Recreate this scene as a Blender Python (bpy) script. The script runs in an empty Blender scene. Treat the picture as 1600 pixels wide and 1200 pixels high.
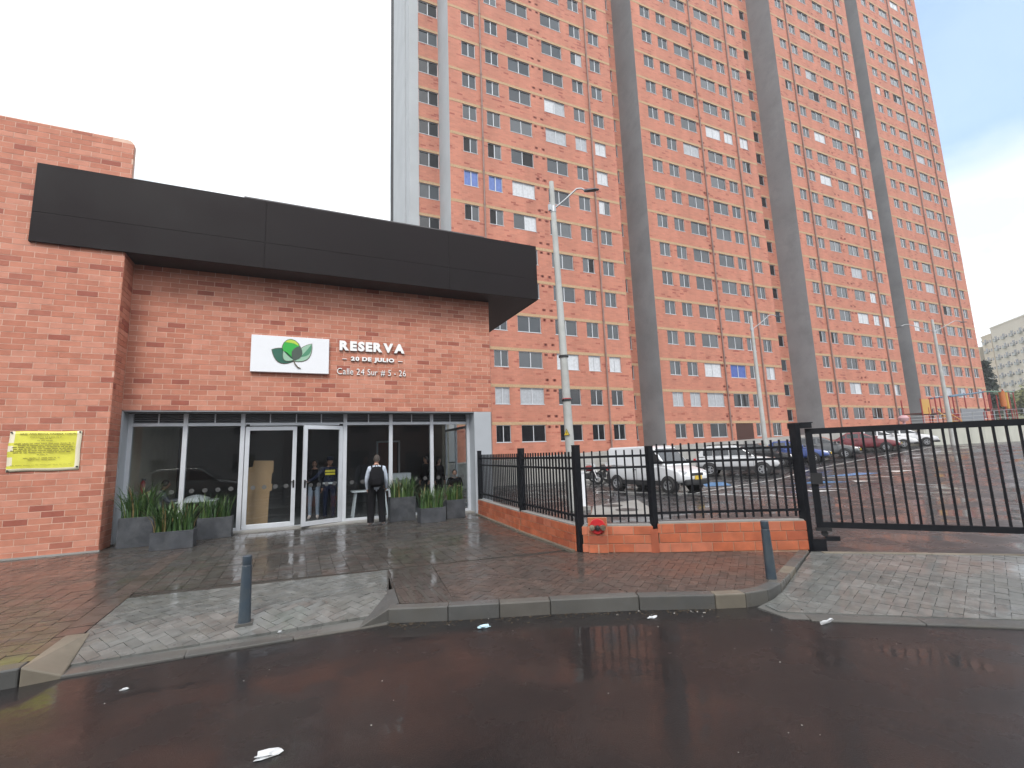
import bpy, bmesh, math, random
from mathutils import Vector, Matrix
R = math.radians
rnd = random.Random(7)
scene = bpy.context.scene
col = scene.collection

# ------------------------------------------------------------------ camera
EYE = Vector((0, 0, 1.7))
yaw, pitch, roll = 0.430007113, 0.146355431, -0.0354897329
fwd = Vector((math.sin(yaw)*math.cos(pitch), math.cos(yaw)*math.cos(pitch), math.sin(pitch)))
rt = Vector((math.cos(yaw), -math.sin(yaw), 0))
up = rt.cross(fwd)
r2 = rt*math.cos(roll) + up*math.sin(roll)
u2 = -rt*math.sin(roll) + up*math.cos(roll)
cd = bpy.data.cameras.new('camera'); cam = bpy.data.objects.new('camera', cd); col.objects.link(cam)
m3 = Matrix((r2, u2, -fwd)).transposed()
cam.matrix_world = Matrix.Translation(EYE) @ m3.to_4x4()
cd.sensor_width = 36; cd.lens = 731.0878/1600*36; cd.clip_start = .05; cd.clip_end = 3000
scene.camera = cam

# ------------------------------------------------------------------ sky, sun, exposure
scene.view_settings.view_transform = 'Standard'; scene.view_settings.look = 'None'
scene.view_settings.gamma = 1; scene.view_settings.use_curve_mapping = False
scene.view_settings.exposure = 0.68
SUN_EL, SUN_AZ = R(46), R(203)        # azimuth clockwise from +Y
w = bpy.data.worlds.new('World'); scene.world = w; w.use_nodes = True
nt = w.node_tree; N = nt.nodes; L = nt.links; N.clear()
out = N.new('ShaderNodeOutputWorld'); bg = N.new('ShaderNodeBackground'); L.new(bg.outputs[0], out.inputs[0])
bg.inputs[1].default_value = 0.1
sky = N.new('ShaderNodeTexSky'); sky.sky_type = 'NISHITA'; sky.sun_disc = False
sky.sun_elevation = SUN_EL; sky.sun_rotation = SUN_AZ; sky.altitude = 2600
tc = N.new('ShaderNodeTexCoord')
ns = N.new('ShaderNodeTexNoise'); ns.inputs['Scale'].default_value = 2.6; ns.inputs['Detail'].default_value = 6; ns.inputs['Roughness'].default_value = .55
mp = N.new('ShaderNodeMapping'); mp.inputs['Scale'].default_value = (1, 1, 2.0); mp.inputs['Location'].default_value = (3.1, 1.7, .4)
L.new(tc.outputs['Generated'], mp.inputs[0]); L.new(mp.outputs[0], ns.inputs[0])
# break in the cloud over the right-hand end of the tower
dt = N.new('ShaderNodeVectorMath'); dt.operation = 'DOT_PRODUCT'
hole = Vector((.822, .272, .50)).normalized(); dt.inputs[1].default_value = hole
nm = N.new('ShaderNodeVectorMath'); nm.operation = 'NORMALIZE'
L.new(tc.outputs['Generated'], nm.inputs[0]); L.new(nm.outputs[0], dt.inputs[0])
mr = N.new('ShaderNodeMapRange'); mr.inputs[1].default_value = .966; mr.inputs[2].default_value = .993; mr.inputs[3].default_value = 0; mr.inputs[4].default_value = .62
L.new(dt.outputs['Value'], mr.inputs[0])
ad = N.new('ShaderNodeMath'); ad.operation = 'ADD'; L.new(ns.outputs[0], ad.inputs[0]); L.new(mr.outputs[0], ad.inputs[1])
cov = N.new('ShaderNodeMapRange'); cov.inputs[1].default_value = .82; cov.inputs[2].default_value = 1.12; cov.inputs[3].default_value = 0; cov.inputs[4].default_value = .9
cov.interpolation_type = 'SMOOTHSTEP'
L.new(ad.outputs[0], cov.inputs[0])
cl = N.new('ShaderNodeMix'); cl.data_type = 'RGBA'
cl.inputs[6].default_value = (6.3, 6.9, 7.6, 1); cl.inputs[7].default_value = (13.8, 14.0, 14.2, 1)
cr = N.new('ShaderNodeMapRange'); cr.inputs[1].default_value = .34; cr.inputs[2].default_value = .60
L.new(ns.outputs[0], cr.inputs[0]); L.new(cr.outputs[0], cl.inputs[0])
sk = N.new('ShaderNodeMix'); sk.data_type = 'RGBA'; sk.blend_type = 'ADD'; sk.inputs[0].default_value = 1
sk.inputs[7].default_value = (1.7, 2.7, 4.3, 1); L.new(sky.outputs[0], sk.inputs[6])
mx = N.new('ShaderNodeMix'); mx.data_type = 'RGBA'
L.new(cov.outputs[0], mx.inputs[0]); L.new(cl.outputs[2], mx.inputs[6]); L.new(sk.outputs[2], mx.inputs[7]); L.new(mx.outputs[2], bg.inputs[0])

sd = bpy.data.lights.new('sun', 'SUN'); sd.energy = 1.75; sd.angle = R(22); sd.color = (1, .96, .9)
sun = bpy.data.objects.new('sun', sd); col.objects.link(sun)
sv = Vector((math.sin(SUN_AZ)*math.cos(SUN_EL), math.cos(SUN_AZ)*math.cos(SUN_EL), math.sin(SUN_EL)))
sun.rotation_euler = sv.to_track_quat('Z', 'Y').to_euler(); sun.location = sv*60

# ------------------------------------------------------------------ helpers
class MB:
    def __init__(s): s.v = []; s.f = []; s.m = []; s.M = None
    def pt(s, p):
        p = Vector(p)
        if s.M is not None: p = s.M @ p
        s.v.append(tuple(p)); return len(s.v)-1
    def face(s, pts, m=0):
        s.f.append([s.pt(p) for p in pts]); s.m.append(m)
    def idx(s, ids, m=0): s.f.append(list(ids)); s.m.append(m)
    def box(s, x0, x1, y0, y1, z0, z1, m=0):
        i = [s.pt(p) for p in ((x0,y0,z0),(x1,y0,z0),(x1,y1,z0),(x0,y1,z0),(x0,y0,z1),(x1,y0,z1),(x1,y1,z1),(x0,y1,z1))]
        for q in ((0,3,2,1),(4,5,6,7),(0,1,5,4),(1,2,6,5),(2,3,7,6),(3,0,4,7)): s.idx([i[k] for k in q], m)
    def prism(s, poly, z0, z1, m=0):
        """poly: ccw list of (x,y); z0,z1 numbers or functions of (x,y)"""
        f0 = z0 if callable(z0) else (lambda x, y: z0); f1 = z1 if callable(z1) else (lambda x, y: z1)
        a = [s.pt((x, y, f0(x, y))) for x, y in poly]; b = [s.pt((x, y, f1(x, y))) for x, y in poly]; n = len(poly)
        s.idx(b, m); s.idx(a[::-1], m)
        for i in range(n):
            j = (i+1) % n; s.idx((a[i], a[j], b[j], b[i]), m)
    def slab(s, poly, y0, y1, m=0):
        """poly: list of (x,z) outline seen from the front (-Y side)"""
        a = [s.pt((x, y0, z)) for x, z in poly]; b = [s.pt((x, y1, z)) for x, z in poly]; n = len(poly)
        s.idx(a, m); s.idx(b[::-1], m)
        for i in range(n):
            j = (i+1) % n; s.idx((a[i], b[i], b[j], a[j]), m)
    def tube(s, p0, p1, r0, r1=None, n=10, m=0, cap=True):
        p0 = Vector(p0); p1 = Vector(p1); r1 = r0 if r1 is None else r1
        d = (p1-p0).normalized(); a = d.orthogonal().normalized(); b = d.cross(a)
        A = []; B = []
        for k in range(n):
            t = 2*math.pi*k/n; o = a*math.cos(t)+b*math.sin(t)
            A.append(s.pt(p0+o*r0)); B.append(s.pt(p1+o*r1))
        for k in range(n):
            j = (k+1) % n; s.idx((A[k], A[j], B[j], B[k]), m)
        if cap: s.idx(A[::-1], m); s.idx(B, m)
    def path(s, pts, r, n=8, m=0):
        for a, b in zip(pts[:-1], pts[1:]): s.tube(a, b, r, r, n, m)
    def lathe(s, prof, c=(0,0,0), n=20, m=0, axis='Z', cap=True):
        rings = []
        for r, h in prof:
            ring = []
            for k in range(n):
                t = 2*math.pi*k/n; x, y = r*math.cos(t), r*math.sin(t)
                p = (x, y, h) if axis == 'Z' else ((x, h, y) if axis == 'Y' else (h, x, y))
                ring.append(s.pt((c[0]+p[0], c[1]+p[1], c[2]+p[2])))
            rings.append(ring)
        for A, B in zip(rings[:-1], rings[1:]):
            for k in range(n):
                j = (k+1) % n; s.idx((A[k], A[j], B[j], B[k]), m)
        if cap: s.idx(rings[0][::-1], m); s.idx(rings[-1], m)
    def mesh(s, name, mats, smooth=None):
        me = bpy.data.meshes.new(name); me.from_pydata(s.v, [], s.f)
        for q in mats: me.materials.append(q)
        if len(mats) > 1: me.polygons.foreach_set('material_index', s.m)
        if smooth is not None:
            me.polygons.foreach_set('use_smooth', [True]*len(me.polygons)); me.set_sharp_from_angle(angle=R(smooth))
        me.update(); return me

def link(name, me, parent=None, loc=None, rot=None):
    o = bpy.data.objects.new(name, me); col.objects.link(o)
    if loc is not None: o.location = loc
    if rot is not None: o.rotation_euler = rot
    if parent is not None: o.parent = parent
    return o
def build(name, mb, mats, parent=None, smooth=None, bevel=0, recalc=False):
    if not isinstance(mats, (list, tuple)): mats = [mats]
    me = mb.mesh(name, mats, smooth)
    if recalc:
        bm = bmesh.new(); bm.from_mesh(me); bmesh.ops.recalc_face_normals(bm, faces=bm.faces); bm.to_mesh(me); bm.free()
    o = link(name, me, parent)
    if bevel:
        b = o.modifiers.new('bevel', 'BEVEL'); b.width = bevel; b.segments = 2; b.limit_method = 'ANGLE'; b.angle_limit = R(40)
    return o
def tag(o, label=None, cat=None, group=None, kind=None):
    if label: o['label'] = label
    if cat: o['category'] = cat
    if group: o['group'] = group
    if kind: o['kind'] = kind
    return o
def thing(name, label, cat, loc=(0,0,0), rz=0, group=None):
    o = bpy.data.objects.new(name, None); col.objects.link(o); o.empty_display_size = .2
    o.location = loc; o.rotation_euler = (0, 0, rz)
    return tag(o, label, cat, group)
def copy_tree(o, parent=None):
    c = o.copy(); col.objects.link(c); c.parent = parent
    for ch in list(o.children): copy_tree(ch, c)
    return c
def clip(poly, zone):
    """convex polygon clipped by a convex ccw zone"""
    outp = list(poly)
    for i in range(len(zone)):
        a = zone[i]; b = zone[(i+1) % len(zone)]
        inp = outp; outp = []
        if not inp: return []
        sd_ = lambda p: (b[0]-a[0])*(p[1]-a[1])-(b[1]-a[1])*(p[0]-a[0])
        for k in range(len(inp)):
            p = inp[k]; q = inp[(k+1) % len(inp)]; sp, sq = sd_(p), sd_(q)
            if sp >= 0: outp.append(p)
            if (sp >= 0) != (sq >= 0):
                t = sp/(sp-sq); outp.append((p[0]+(q[0]-p[0])*t, p[1]+(q[1]-p[1])*t))
    return outp
def area(p): return .5*sum(p[i][0]*p[(i+1)%len(p)][1]-p[(i+1)%len(p)][0]*p[i][1] for i in range(len(p)))

# ------------------------------------------------------------------ materials
def mat(name, c, rough=.6, metal=0., var=.0, vscale=3., bump=0., bscale=60., coat=0., coat_r=.05, spec=.5, rvar=0., rscale=2., grime=None, gscale=1.2, glo=.45, ghi=.7, alpha=None):
    m = bpy.data.materials.new(name); m.use_nodes = True
    t = m.node_tree; n = t.nodes; l = t.links; b = n['Principled BSDF']
    b.inputs['Base Color'].default_value = (*c, 1); b.inputs['Roughness'].default_value = rough
    b.inputs['Metallic'].default_value = metal; b.inputs['Specular IOR Level'].default_value = spec
    b.inputs['Coat Weight'].default_value = coat; b.inputs['Coat Roughness'].default_value = coat_r; b.inputs['Coat IOR'].default_value = 1.4
    geo = n.new('ShaderNodeNewGeometry'); src = None
    if var:
        a = n.new('ShaderNodeTexNoise'); a.inputs['Scale'].default_value = vscale; a.inputs['Detail'].default_value = 5; l.new(geo.outputs['Position'], a.inputs['Vector'])
        mr = n.new('ShaderNodeMapRange'); mr.inputs[1].default_value = .3; mr.inputs[2].default_value = .7; mr.inputs[3].default_value = 1-var; mr.inputs[4].default_value = 1+var
        l.new(a.outputs[0], mr.inputs[0])
        x = n.new('ShaderNodeMix'); x.data_type = 'RGBA'; x.blend_type = 'MULTIPLY'; x.inputs[0].default_value = 1
        x.inputs[6].default_value = (*c, 1); l.new(mr.outputs[0], x.inputs[7]); src = x.outputs[2]
    if grime:
        a = n.new('ShaderNodeTexNoise'); a.inputs['Scale'].default_value = gscale; a.inputs['Detail'].default_value = 8; a.inputs['Roughness'].default_value = .65; l.new(geo.outputs['Position'], a.inputs['Vector'])
        mr = n.new('ShaderNodeMapRange'); mr.inputs[1].default_value = glo; mr.inputs[2].default_value = ghi; l.new(a.outputs[0], mr.inputs[0])
        x = n.new('ShaderNodeMix'); x.data_type = 'RGBA'; x.inputs[6].default_value = (*c, 1); x.inputs[7].default_value = (*grime, 1)
        if src: l.new(src, x.inputs[6])
        l.new(mr.outputs[0], x.inputs[0]); src = x.outputs[2]
    if src: l.new(src, b.inputs['Base Color'])
    if rvar:
        a = n.new('ShaderNodeTexNoise'); a.inputs['Scale'].default_value = rscale; a.inputs['Detail'].default_value = 6; l.new(geo.outputs['Position'], a.inputs['Vector'])
        mr = n.new('ShaderNodeMapRange'); mr.inputs[1].default_value = .35; mr.inputs[2].default_value = .65; mr.inputs[3].default_value = max(.02, rough-rvar); mr.inputs[4].default_value = min(1, rough+rvar)
        l.new(a.outputs[0], mr.inputs[0]); l.new(mr.outputs[0], b.inputs['Roughness'])
    if bump:
        a = n.new('ShaderNodeTexNoise'); a.inputs['Scale'].default_value = bscale; a.inputs['Detail'].default_value = 4; l.new(geo.outputs['Position'], a.inputs['Vector'])
        bp = n.new('ShaderNodeBump'); bp.inputs['Strength'].default_value = bump; bp.inputs['Distance'].default_value = .01
        l.new(a.outputs[0], bp.inputs['Height']); l.new(bp.outputs[0], b.inputs['Normal'])
    return m

def glass_mat(name, tint, base=.05, rough=.0):
    m = bpy.data.materials.new(name); m.use_nodes = True
    t = m.node_tree; n = t.nodes; l = t.links; n.clear()
    o = n.new('ShaderNodeOutputMaterial'); tr = n.new('ShaderNodeBsdfTransparent'); gl = n.new('ShaderNodeBsdfGlossy')
    tr.inputs[0].default_value = (*tint, 1); gl.inputs['Roughness'].default_value = rough
    lw = n.new('ShaderNodeLayerWeight'); lw.inputs[0].default_value = .5
    p = n.new('ShaderNodeMath'); p.operation = 'POWER'; p.inputs[1].default_value = 5; l.new(lw.outputs['Facing'], p.inputs[0])
    a = n.new('ShaderNodeMath'); a.operation = 'MULTIPLY_ADD'; a.inputs[1].default_value = 1-base; a.inputs[2].default_value = base; l.new(p.outputs[0], a.inputs[0])
    mx = n.new('ShaderNodeMixShader'); l.new(a.outputs[0], mx.inputs[0]); l.new(tr.outputs[0], mx.inputs[1]); l.new(gl.outputs[0], mx.inputs[2])
    l.new(mx.outputs[0], o.inputs[0]); return m

def brick_tex_mat(name, base, dark, mortar, bw, bh, frac=.07):
    m = bpy.data.materials.new(name); m.use_nodes = True
    t = m.node_tree; n = t.nodes; l = t.links; b = n['Principled BSDF']; b.inputs['Roughness'].default_value = .8
    g = n.new('ShaderNodeNewGeometry'); sp = n.new('ShaderNodeSeparateXYZ'); l.new(g.outputs['Position'], sp.inputs[0])
    ad = n.new('ShaderNodeMath'); ad.operation = 'ADD'; l.new(sp.outputs[0], ad.inputs[0]); l.new(sp.outputs[1], ad.inputs[1])
    cb = n.new('ShaderNodeCombineXYZ'); l.new(ad.outputs[0], cb.inputs[0]); l.new(sp.outputs[2], cb.inputs[1])
    bt = n.new('ShaderNodeTexBrick'); l.new(cb.outputs[0], bt.inputs['Vector'])
    bt.inputs['Color1'].default_value = (0,0,0,1); bt.inputs['Color2'].default_value = (1,1,1,1); bt.inputs['Mortar'].default_value = (.4,.4,.4,1)
    bt.inputs['Scale'].default_value = 1; bt.inputs['Mortar Size'].default_value = .007; bt.inputs['Mortar Smooth'].default_value = .2
    bt.inputs['Brick Width'].default_value = bw; bt.inputs['Row Height'].default_value = bh
    no = n.new('ShaderNodeTexNoise'); no.inputs['Scale'].default_value = .55; no.inputs['Detail'].default_value = 3; l.new(g.outputs['Position'], no.inputs['Vector'])
    s = n.new('ShaderNodeMath'); s.operation = 'MULTIPLY_ADD'; l.new(no.outputs[0], s.inputs[0]); s.inputs[1].default_value = .55; l.new(bt.outputs['Color'], s.inputs[2])
    mr = n.new('ShaderNodeMapRange'); mr.inputs[1].default_value = 1.22-frac; mr.inputs[2].default_value = 1.27; l.new(s.outputs[0], mr.inputs[0])
    x = n.new('ShaderNodeMix'); x.data_type = 'RGBA'; x.inputs[6].default_value = (*base,1); x.inputs[7].default_value = (*dark,1); l.new(mr.outputs[0], x.inputs[0])
    # mild tone drift brick by brick
    mr2 = n.new('ShaderNodeMapRange'); mr2.inputs[3].default_value = .88; mr2.inputs[4].default_value = 1.08; l.new(bt.outputs['Color'], mr2.inputs[0])
    x2 = n.new('ShaderNodeMix'); x2.data_type = 'RGBA'; x2.blend_type = 'MULTIPLY'; x2.inputs[0].default_value = 1; l.new(x.outputs[2], x2.inputs[6]); l.new(mr2.outputs[0], x2.inputs[7])
    x3 = n.new('ShaderNodeMix'); x3.data_type = 'RGBA'; l.new(bt.outputs['Fac'], x3.inputs[0]); l.new(x2.outputs[2], x3.inputs[6]); x3.inputs[7].default_value = (*mortar,1)
    # weather stains
    n2 = n.new('ShaderNodeTexNoise'); n2.inputs['Scale'].default_value = .25; n2.inputs['Detail'].default_value = 6; mpn = n.new('ShaderNodeMapping'); mpn.inputs['Scale'].default_value = (5, 5, .35); l.new(g.outputs['Position'], mpn.inputs[0]); l.new(mpn.outputs[0], n2.inputs['Vector'])
    mr3 = n.new('ShaderNodeMapRange'); mr3.inputs[1].default_value = .3; mr3.inputs[2].default_value = .7; mr3.inputs[3].default_value = .84; mr3.inputs[4].default_value = 1.06; l.new(n2.outputs[0], mr3.inputs[0])
    x4 = n.new('ShaderNodeMix'); x4.data_type = 'RGBA'; x4.blend_type = 'MULTIPLY'; x4.inputs[0].default_value = 1; l.new(x3.outputs[2], x4.inputs[6]); l.new(mr3.outputs[0], x4.inputs[7])
    l.new(x4.outputs[2], b.inputs['Base Color'])
    bp = n.new('ShaderNodeBump'); bp.inputs['Strength'].default_value = .5; bp.inputs['Distance'].default_value = .006; bp.invert = True
    l.new(bt.outputs['Fac'], bp.inputs['Height']); l.new(bp.outputs[0], b.inputs['Normal'])
    return m

def wet_mat(name, c, c2=None, rough=.35, film=.1, bump=.25, bscale=90., var=.2, vscale=2., puddle=.5, ripple=.12, rip_scale=14):
    """wet paving: porous base under a patchy film of water"""
    m = mat(name, c, rough, var=var, vscale=vscale, bump=bump, bscale=bscale, grime=c2, gscale=1.6, spec=.2)
    t = m.node_tree; n = t.nodes; l = t.links; b = n['Principled BSDF']
    g = n.new('ShaderNodeNewGeometry')
    a = n.new('ShaderNodeTexNoise'); a.inputs['Scale'].default_value = .9; a.inputs['Detail'].default_value = 7; a.inputs['Roughness'].default_value = .6; l.new(g.outputs['Position'], a.inputs['Vector'])
    mr = n.new('ShaderNodeMapRange'); mr.inputs[1].default_value = .42; mr.inputs[2].default_value = .57; mr.inputs[3].default_value = film; mr.inputs[4].default_value = film+.28; l.new(a.outputs[0], mr.inputs[0])
    l.new(mr.outputs[0], b.inputs['Coat Roughness'])
    mr2 = n.new('ShaderNodeMapRange'); mr2.inputs[1].default_value = .36; mr2.inputs[2].default_value = .64; mr2.inputs[3].default_value = 1; mr2.inputs[4].default_value = puddle; l.new(a.outputs[0], mr2.inputs[0])
    l.new(mr2.outputs[0], b.inputs['Coat Weight']); b.inputs['Coat IOR'].default_value = 1.33
    a2 = n.new('ShaderNodeTexNoise'); a2.inputs['Scale'].default_value = rip_scale; a2.inputs['Detail'].default_value = 3; l.new(g.outputs['Position'], a2.inputs['Vector'])
    bp = n.new('ShaderNodeBump'); bp.inputs['Strength'].default_value = ripple; bp.inputs['Distance'].default_value = .01; l.new(a2.outputs[0], bp.inputs['Height']); l.new(bp.outputs[0], b.inputs['Coat Normal'])
    return m

BRK = [mat('brick_clay_%d' % i, c, .8, var=.10, vscale=5, bump=.25, bscale=70, grime=gc, gscale=2.3, glo=.55, ghi=.85) for i, (c, gc) in enumerate((
    ((.455,.182,.120),(.36,.14,.095)), ((.415,.155,.100),(.35,.135,.09)), ((.49,.21,.145),(.40,.165,.115)), ((.35,.12,.08),(.30,.10,.07)), ((.29,.085,.057),(.25,.08,.055))))]
LBRK = [mat('low_wall_brick_%d' % i, c, .6, var=.18, vscale=6, bump=.3, bscale=80, grime=gc, gscale=3.1) for i, (c, gc) in enumerate((
    ((.40,.105,.045),(.30,.08,.04)), ((.43,.12,.055),(.33,.10,.05)), ((.34,.085,.04),(.26,.07,.035)), ((.45,.14,.075),(.36,.12,.07))))]
MORTAR = mat('mortar', (.62,.43,.34), .9, var=.1, vscale=8, bump=.2)
LMORTAR = mat('low_wall_mortar', (.42,.27,.19), .9, var=.15, vscale=8, bump=.2)
TOWER = brick_tex_mat('tower_brick', (.46,.180,.122), (.26,.07,.05), (.42,.20,.14), .39, .125)
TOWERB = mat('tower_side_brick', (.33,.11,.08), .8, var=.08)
BAND = mat('floor_band_brick', (.40,.27,.16), .85, var=.14, vscale=9, bump=.2)
SHEAR = mat('grey_painted_concrete', (.25,.265,.28), .8, var=.1, vscale=.35, grime=(.20,.215,.225), gscale=.6, bump=.1)
SHEARL = mat('pale_painted_concrete', (.36,.38,.40), .75, var=.06, vscale=.6, bump=.1)
FASC = mat('dark_brown_fascia', (.0095,.0065,.0075), .5, spec=.14, var=.15, vscale=.8, bump=.5, bscale=1.3, rvar=.1, rscale=.8)
SOFF = mat('black_soffit', (.018,.016,.018), .6)
ALU = mat('silver_aluminium', (.62,.65,.70), .38, metal=.35, var=.05, vscale=4)
GREYP = mat('grey_metal_panel', (.36,.385,.42), .5, var=.06, vscale=1.5)
LOUV = mat('louver_grey', (.24,.255,.28), .5)
PANE = glass_mat('shop_glass', (.90,.925,.93), .05)
FROST = glass_mat('frosted_sticker', (.42,.44,.46), .16, .5)
TGLASS = []
for i, c in enumerate(((.034,.041,.049),(.058,.068,.079),(.010,.011,.014))):
    TGLASS.append(mat('window_glass_%d' % i, c, .05, spec=.75, coat=.1, coat_r=.02))
CURT = [mat('curtain_%d' % i, c, .7, var=.12, vscale=7, coat=.35, coat_r=.03) for i, c in enumerate(((.50,.52,.55),(.34,.36,.39),(.10,.16,.40),(.055,.10,.33)))]
INNERSHADE = mat('inner_shade', (.012,.012,.014), .8)  # near-black colour painted in for the shade of unlit interiors
TFRAME = mat('window_frame_aluminium', (.55,.57,.60), .4, metal=.3)
PIPE = mat('drain_pipe_plastic', (.22,.14,.12), .6, var=.15, vscale=2)
VENT = mat('vent_brick', (.20,.055,.04), .8)
BLACK = mat('black_painted_steel', (.008,.009,.012), .45, spec=.25, var=.2, vscale=8, bump=.05)
BOLL = mat('bollard_paint', (.038,.055,.075), .38, var=.12, vscale=7, bump=.08, bscale=40, grime=(.06,.075,.085), gscale=5)
CONC = mat('concrete', (.27,.265,.255), .75, var=.14, vscale=3, bump=.3, bscale=50, grime=(.20,.195,.18), gscale=1.5)
POLE = mat('pole_concrete', (.40,.41,.40), .7, var=.08, vscale=2, bump=.2, bscale=50, grime=(.31,.32,.31), gscale=1.3)
GALV = mat('galvanised_steel', (.38,.40,.42), .42, metal=.5)
PLANT = mat('planter_fibre_cement', (.048,.052,.060), .65, var=.3, vscale=4, bump=.25, bscale=40, grime=(.085,.09,.098), gscale=3, spec=.25)
LEAF = [mat('leaf_%d' % i, c, .45, var=.2, vscale=9) for i, c in enumerate(((.030,.075,.020),(.055,.11,.028),(.09,.14,.04),(.20,.15,.06)))]
SOIL = mat('soil', (.03,.022,.016), .9, bump=.6)
ASPH = wet_mat('wet_asphalt', (.010,.009,.0095), (.016,.013,.0125), rough=.5, film=.045, bump=.6, bscale=150, puddle=.6, var=.6, vscale=110, ripple=.10, rip_scale=14)
PARK = wet_mat('wet_parking_asphalt', (.024,.024,.026), (.032,.031,.031), rough=.6, film=.08, bump=.08, bscale=120, puddle=.55, ripple=.02)
PAVB = [wet_mat('brown_paver_%d' % i, c, None, rough=.5, film=.10, var=.25, vscale=6, puddle=.55) for i, c in enumerate(((.068,.054,.048),(.060,.050,.045),(.077,.060,.052),(.064,.056,.050)))]
PAVC = [wet_mat('plaza_paver_%d' % i, c, None, rough=.45, film=.04, var=.25, vscale=6, puddle=.9) for i, c in enumerate(((.062,.058,.052),(.054,.051,.047),(.070,.064,.057),(.058,.052,.046)))]
PAVG = [wet_mat('grey_paver_%d' % i, c, None, rough=.55, film=.10, var=.25, vscale=7, puddle=.6) for i, c in enumerate(((.122,.128,.124),(.110,.116,.112),(.138,.143,.138),(.116,.120,.113)))]
BED = wet_mat('joint_sand', (.035,.031,.027), None, rough=.7, film=.25)
BEDG = wet_mat('grey_joint_sand', (.10,.10,.095), None, rough=.7, film=.25)
KERB = [wet_mat('kerb_concrete_%d' % i, c, (.09,.085,.075), rough=.6, film=.2, puddle=.2) for i, c in enumerate(((.085,.085,.082),(.075,.076,.075),(.095,.09,.082)))]
KERBY = wet_mat('sandy_kerb', (.165,.145,.115), (.12,.11,.09), rough=.7, film=.3, puddle=.1)
WHITEP = mat('white_road_paint', (.62,.63,.62), .5, var=.15, vscale=4, coat=.5, coat_r=.15)
BLUEP = mat('blue_road_paint', (.06,.20,.42), .5, var=.15, vscale=4, coat=.5, coat_r=.15)
WHITE = mat('white_board', (.72,.74,.78), .45)
LETTER = mat('white_letter', (.80,.80,.80), .4)
LETSIDE = mat('letter_side', (.35,.33,.33), .5)
YEL = mat('yellow_banner', (.62,.60,.07), .45, var=.1, vscale=6, bump=.4, bscale=7)
YEDGE = mat('banner_edge', (.72,.66,.50), .5)
INK = mat('banner_ink', (.16,.13,.03), .6)
RED = mat('red_enamel', (.45,.02,.025), .3, var=.1)
BRASS = mat('brass', (.32,.27,.2), .35, metal=.8)
RUBBER = mat('tyre_rubber', (.018,.018,.019), .75)
RIM = mat('alloy_rim', (.42,.43,.45), .3, metal=.7)
CGLASS = mat('car_glass', (.012,.014,.017), .04, spec=.8, coat=.5, coat_r=.02)
LAMPG = mat('headlamp_glass', (.50,.53,.56), .1, coat=1)
PLATE = mat('yellow_plate', (.62,.42,.04), .5)
PLASTIC = mat('black_plastic', (.016,.016,.018), .5)
SKIN = mat('skin', (.38,.21,.15), .5, var=.06)
HAIR = mat('dark_hair', (.015,.012,.010), .5)
STEEL = mat('steel', (.5,.5,.52), .3, metal=.9)
def paint(name, c): return mat(name, c, .35, metal=.15, coat=1, coat_r=.04)

# ------------------------------------------------------------------ ground
def gz(x): return 0 if x < 22 else min(.055*(x-22), 1.15)
def grid_sheet(name, xs, ys, zf, m):
    b = MB(); ids = [[b.pt((x, y, zf(x, y))) for y in ys] for x in xs]
    for i in range(len(xs)-1):
        for j in range(len(ys)-1): b.idx((ids[i][j], ids[i+1][j], ids[i+1][j+1], ids[i][j+1]))
    return tag(build(name, b, m), kind='structure')
EARTH = mat('earth', (.07,.075,.05), .9, var=.3, vscale=.2)
b = MB(); b.face(((-600,-600,-.45),(600,-600,-.45),(600,600,-.45),(-600,600,-.45)))
tag(build('ground', b, EARTH), kind='structure')
b = MB(); b.face(((-80,-7.5,-.15),(90,-7.5,-.15),(90,7.5,-.15),(-80,7.5,-.15)))
tag(build('road', b, ASPH), kind='structure')
# sidewalk bed on the building side
KL = [(-40,5.78),(-2.15,5.78)]                         # kerb line, left part
KR = [(.97,5.72),(1.6,5.45),(2.7,5.04),(3.65,4.64),(4.42,4.24)]
CORN = [(4.42,4.24),(4.75,4.10),(5.08,4.07),(5.45,4.17),(5.95,4.40),(7.40,5.10)]
bed = [(-40,5.9),(-2.1,5.9),(-1.98,8.0),(1.3,7.66)] + [(1.1,5.82),(1.6,5.55),(2.7,5.14),(3.65,4.74),(4.42,4.34),(4.75,4.20),(5.08,4.17),(5.4,4.27),(5.9,4.50),(7.35,5.2),(5.45,6.45),(4.5,7.12),(4.9,13.9),(-40,13.9)]
b = MB(); b.prism(bed, -.15, -.013); tag(build('sidewalk_bed', b, BED), kind='structure')
RAMPZ = lambda x, y: -.125*max(0, min(1, (6.72-.10*(x+1.95)-y)/.8))
b = MB(); b.prism([(-2.02,5.85),(.98,5.68),(1.32,7.68),(-2.0,8.02)], -.15, lambda x, y: RAMPZ(x,y)-.012); tag(build('driveway_bed', b, BEDG), kind='structure')
def RAMP2Z(x, y):
    t = ((5.05-.78*(x-7.4))-y)/3.45
    return -.13*max(0, min(1, t))
b = MB(); b.prism([(4.80,3.62),(14.9,-4.1),(17.2,-2.6),(7.42,5.09),(5.9,4.38),(5.2,4.08),(4.8,4.0)], -.15, lambda x, y: RAMP2Z(x,y)-.012); tag(build('gate_ramp_bed', b, BEDG), kind='structure')

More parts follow.
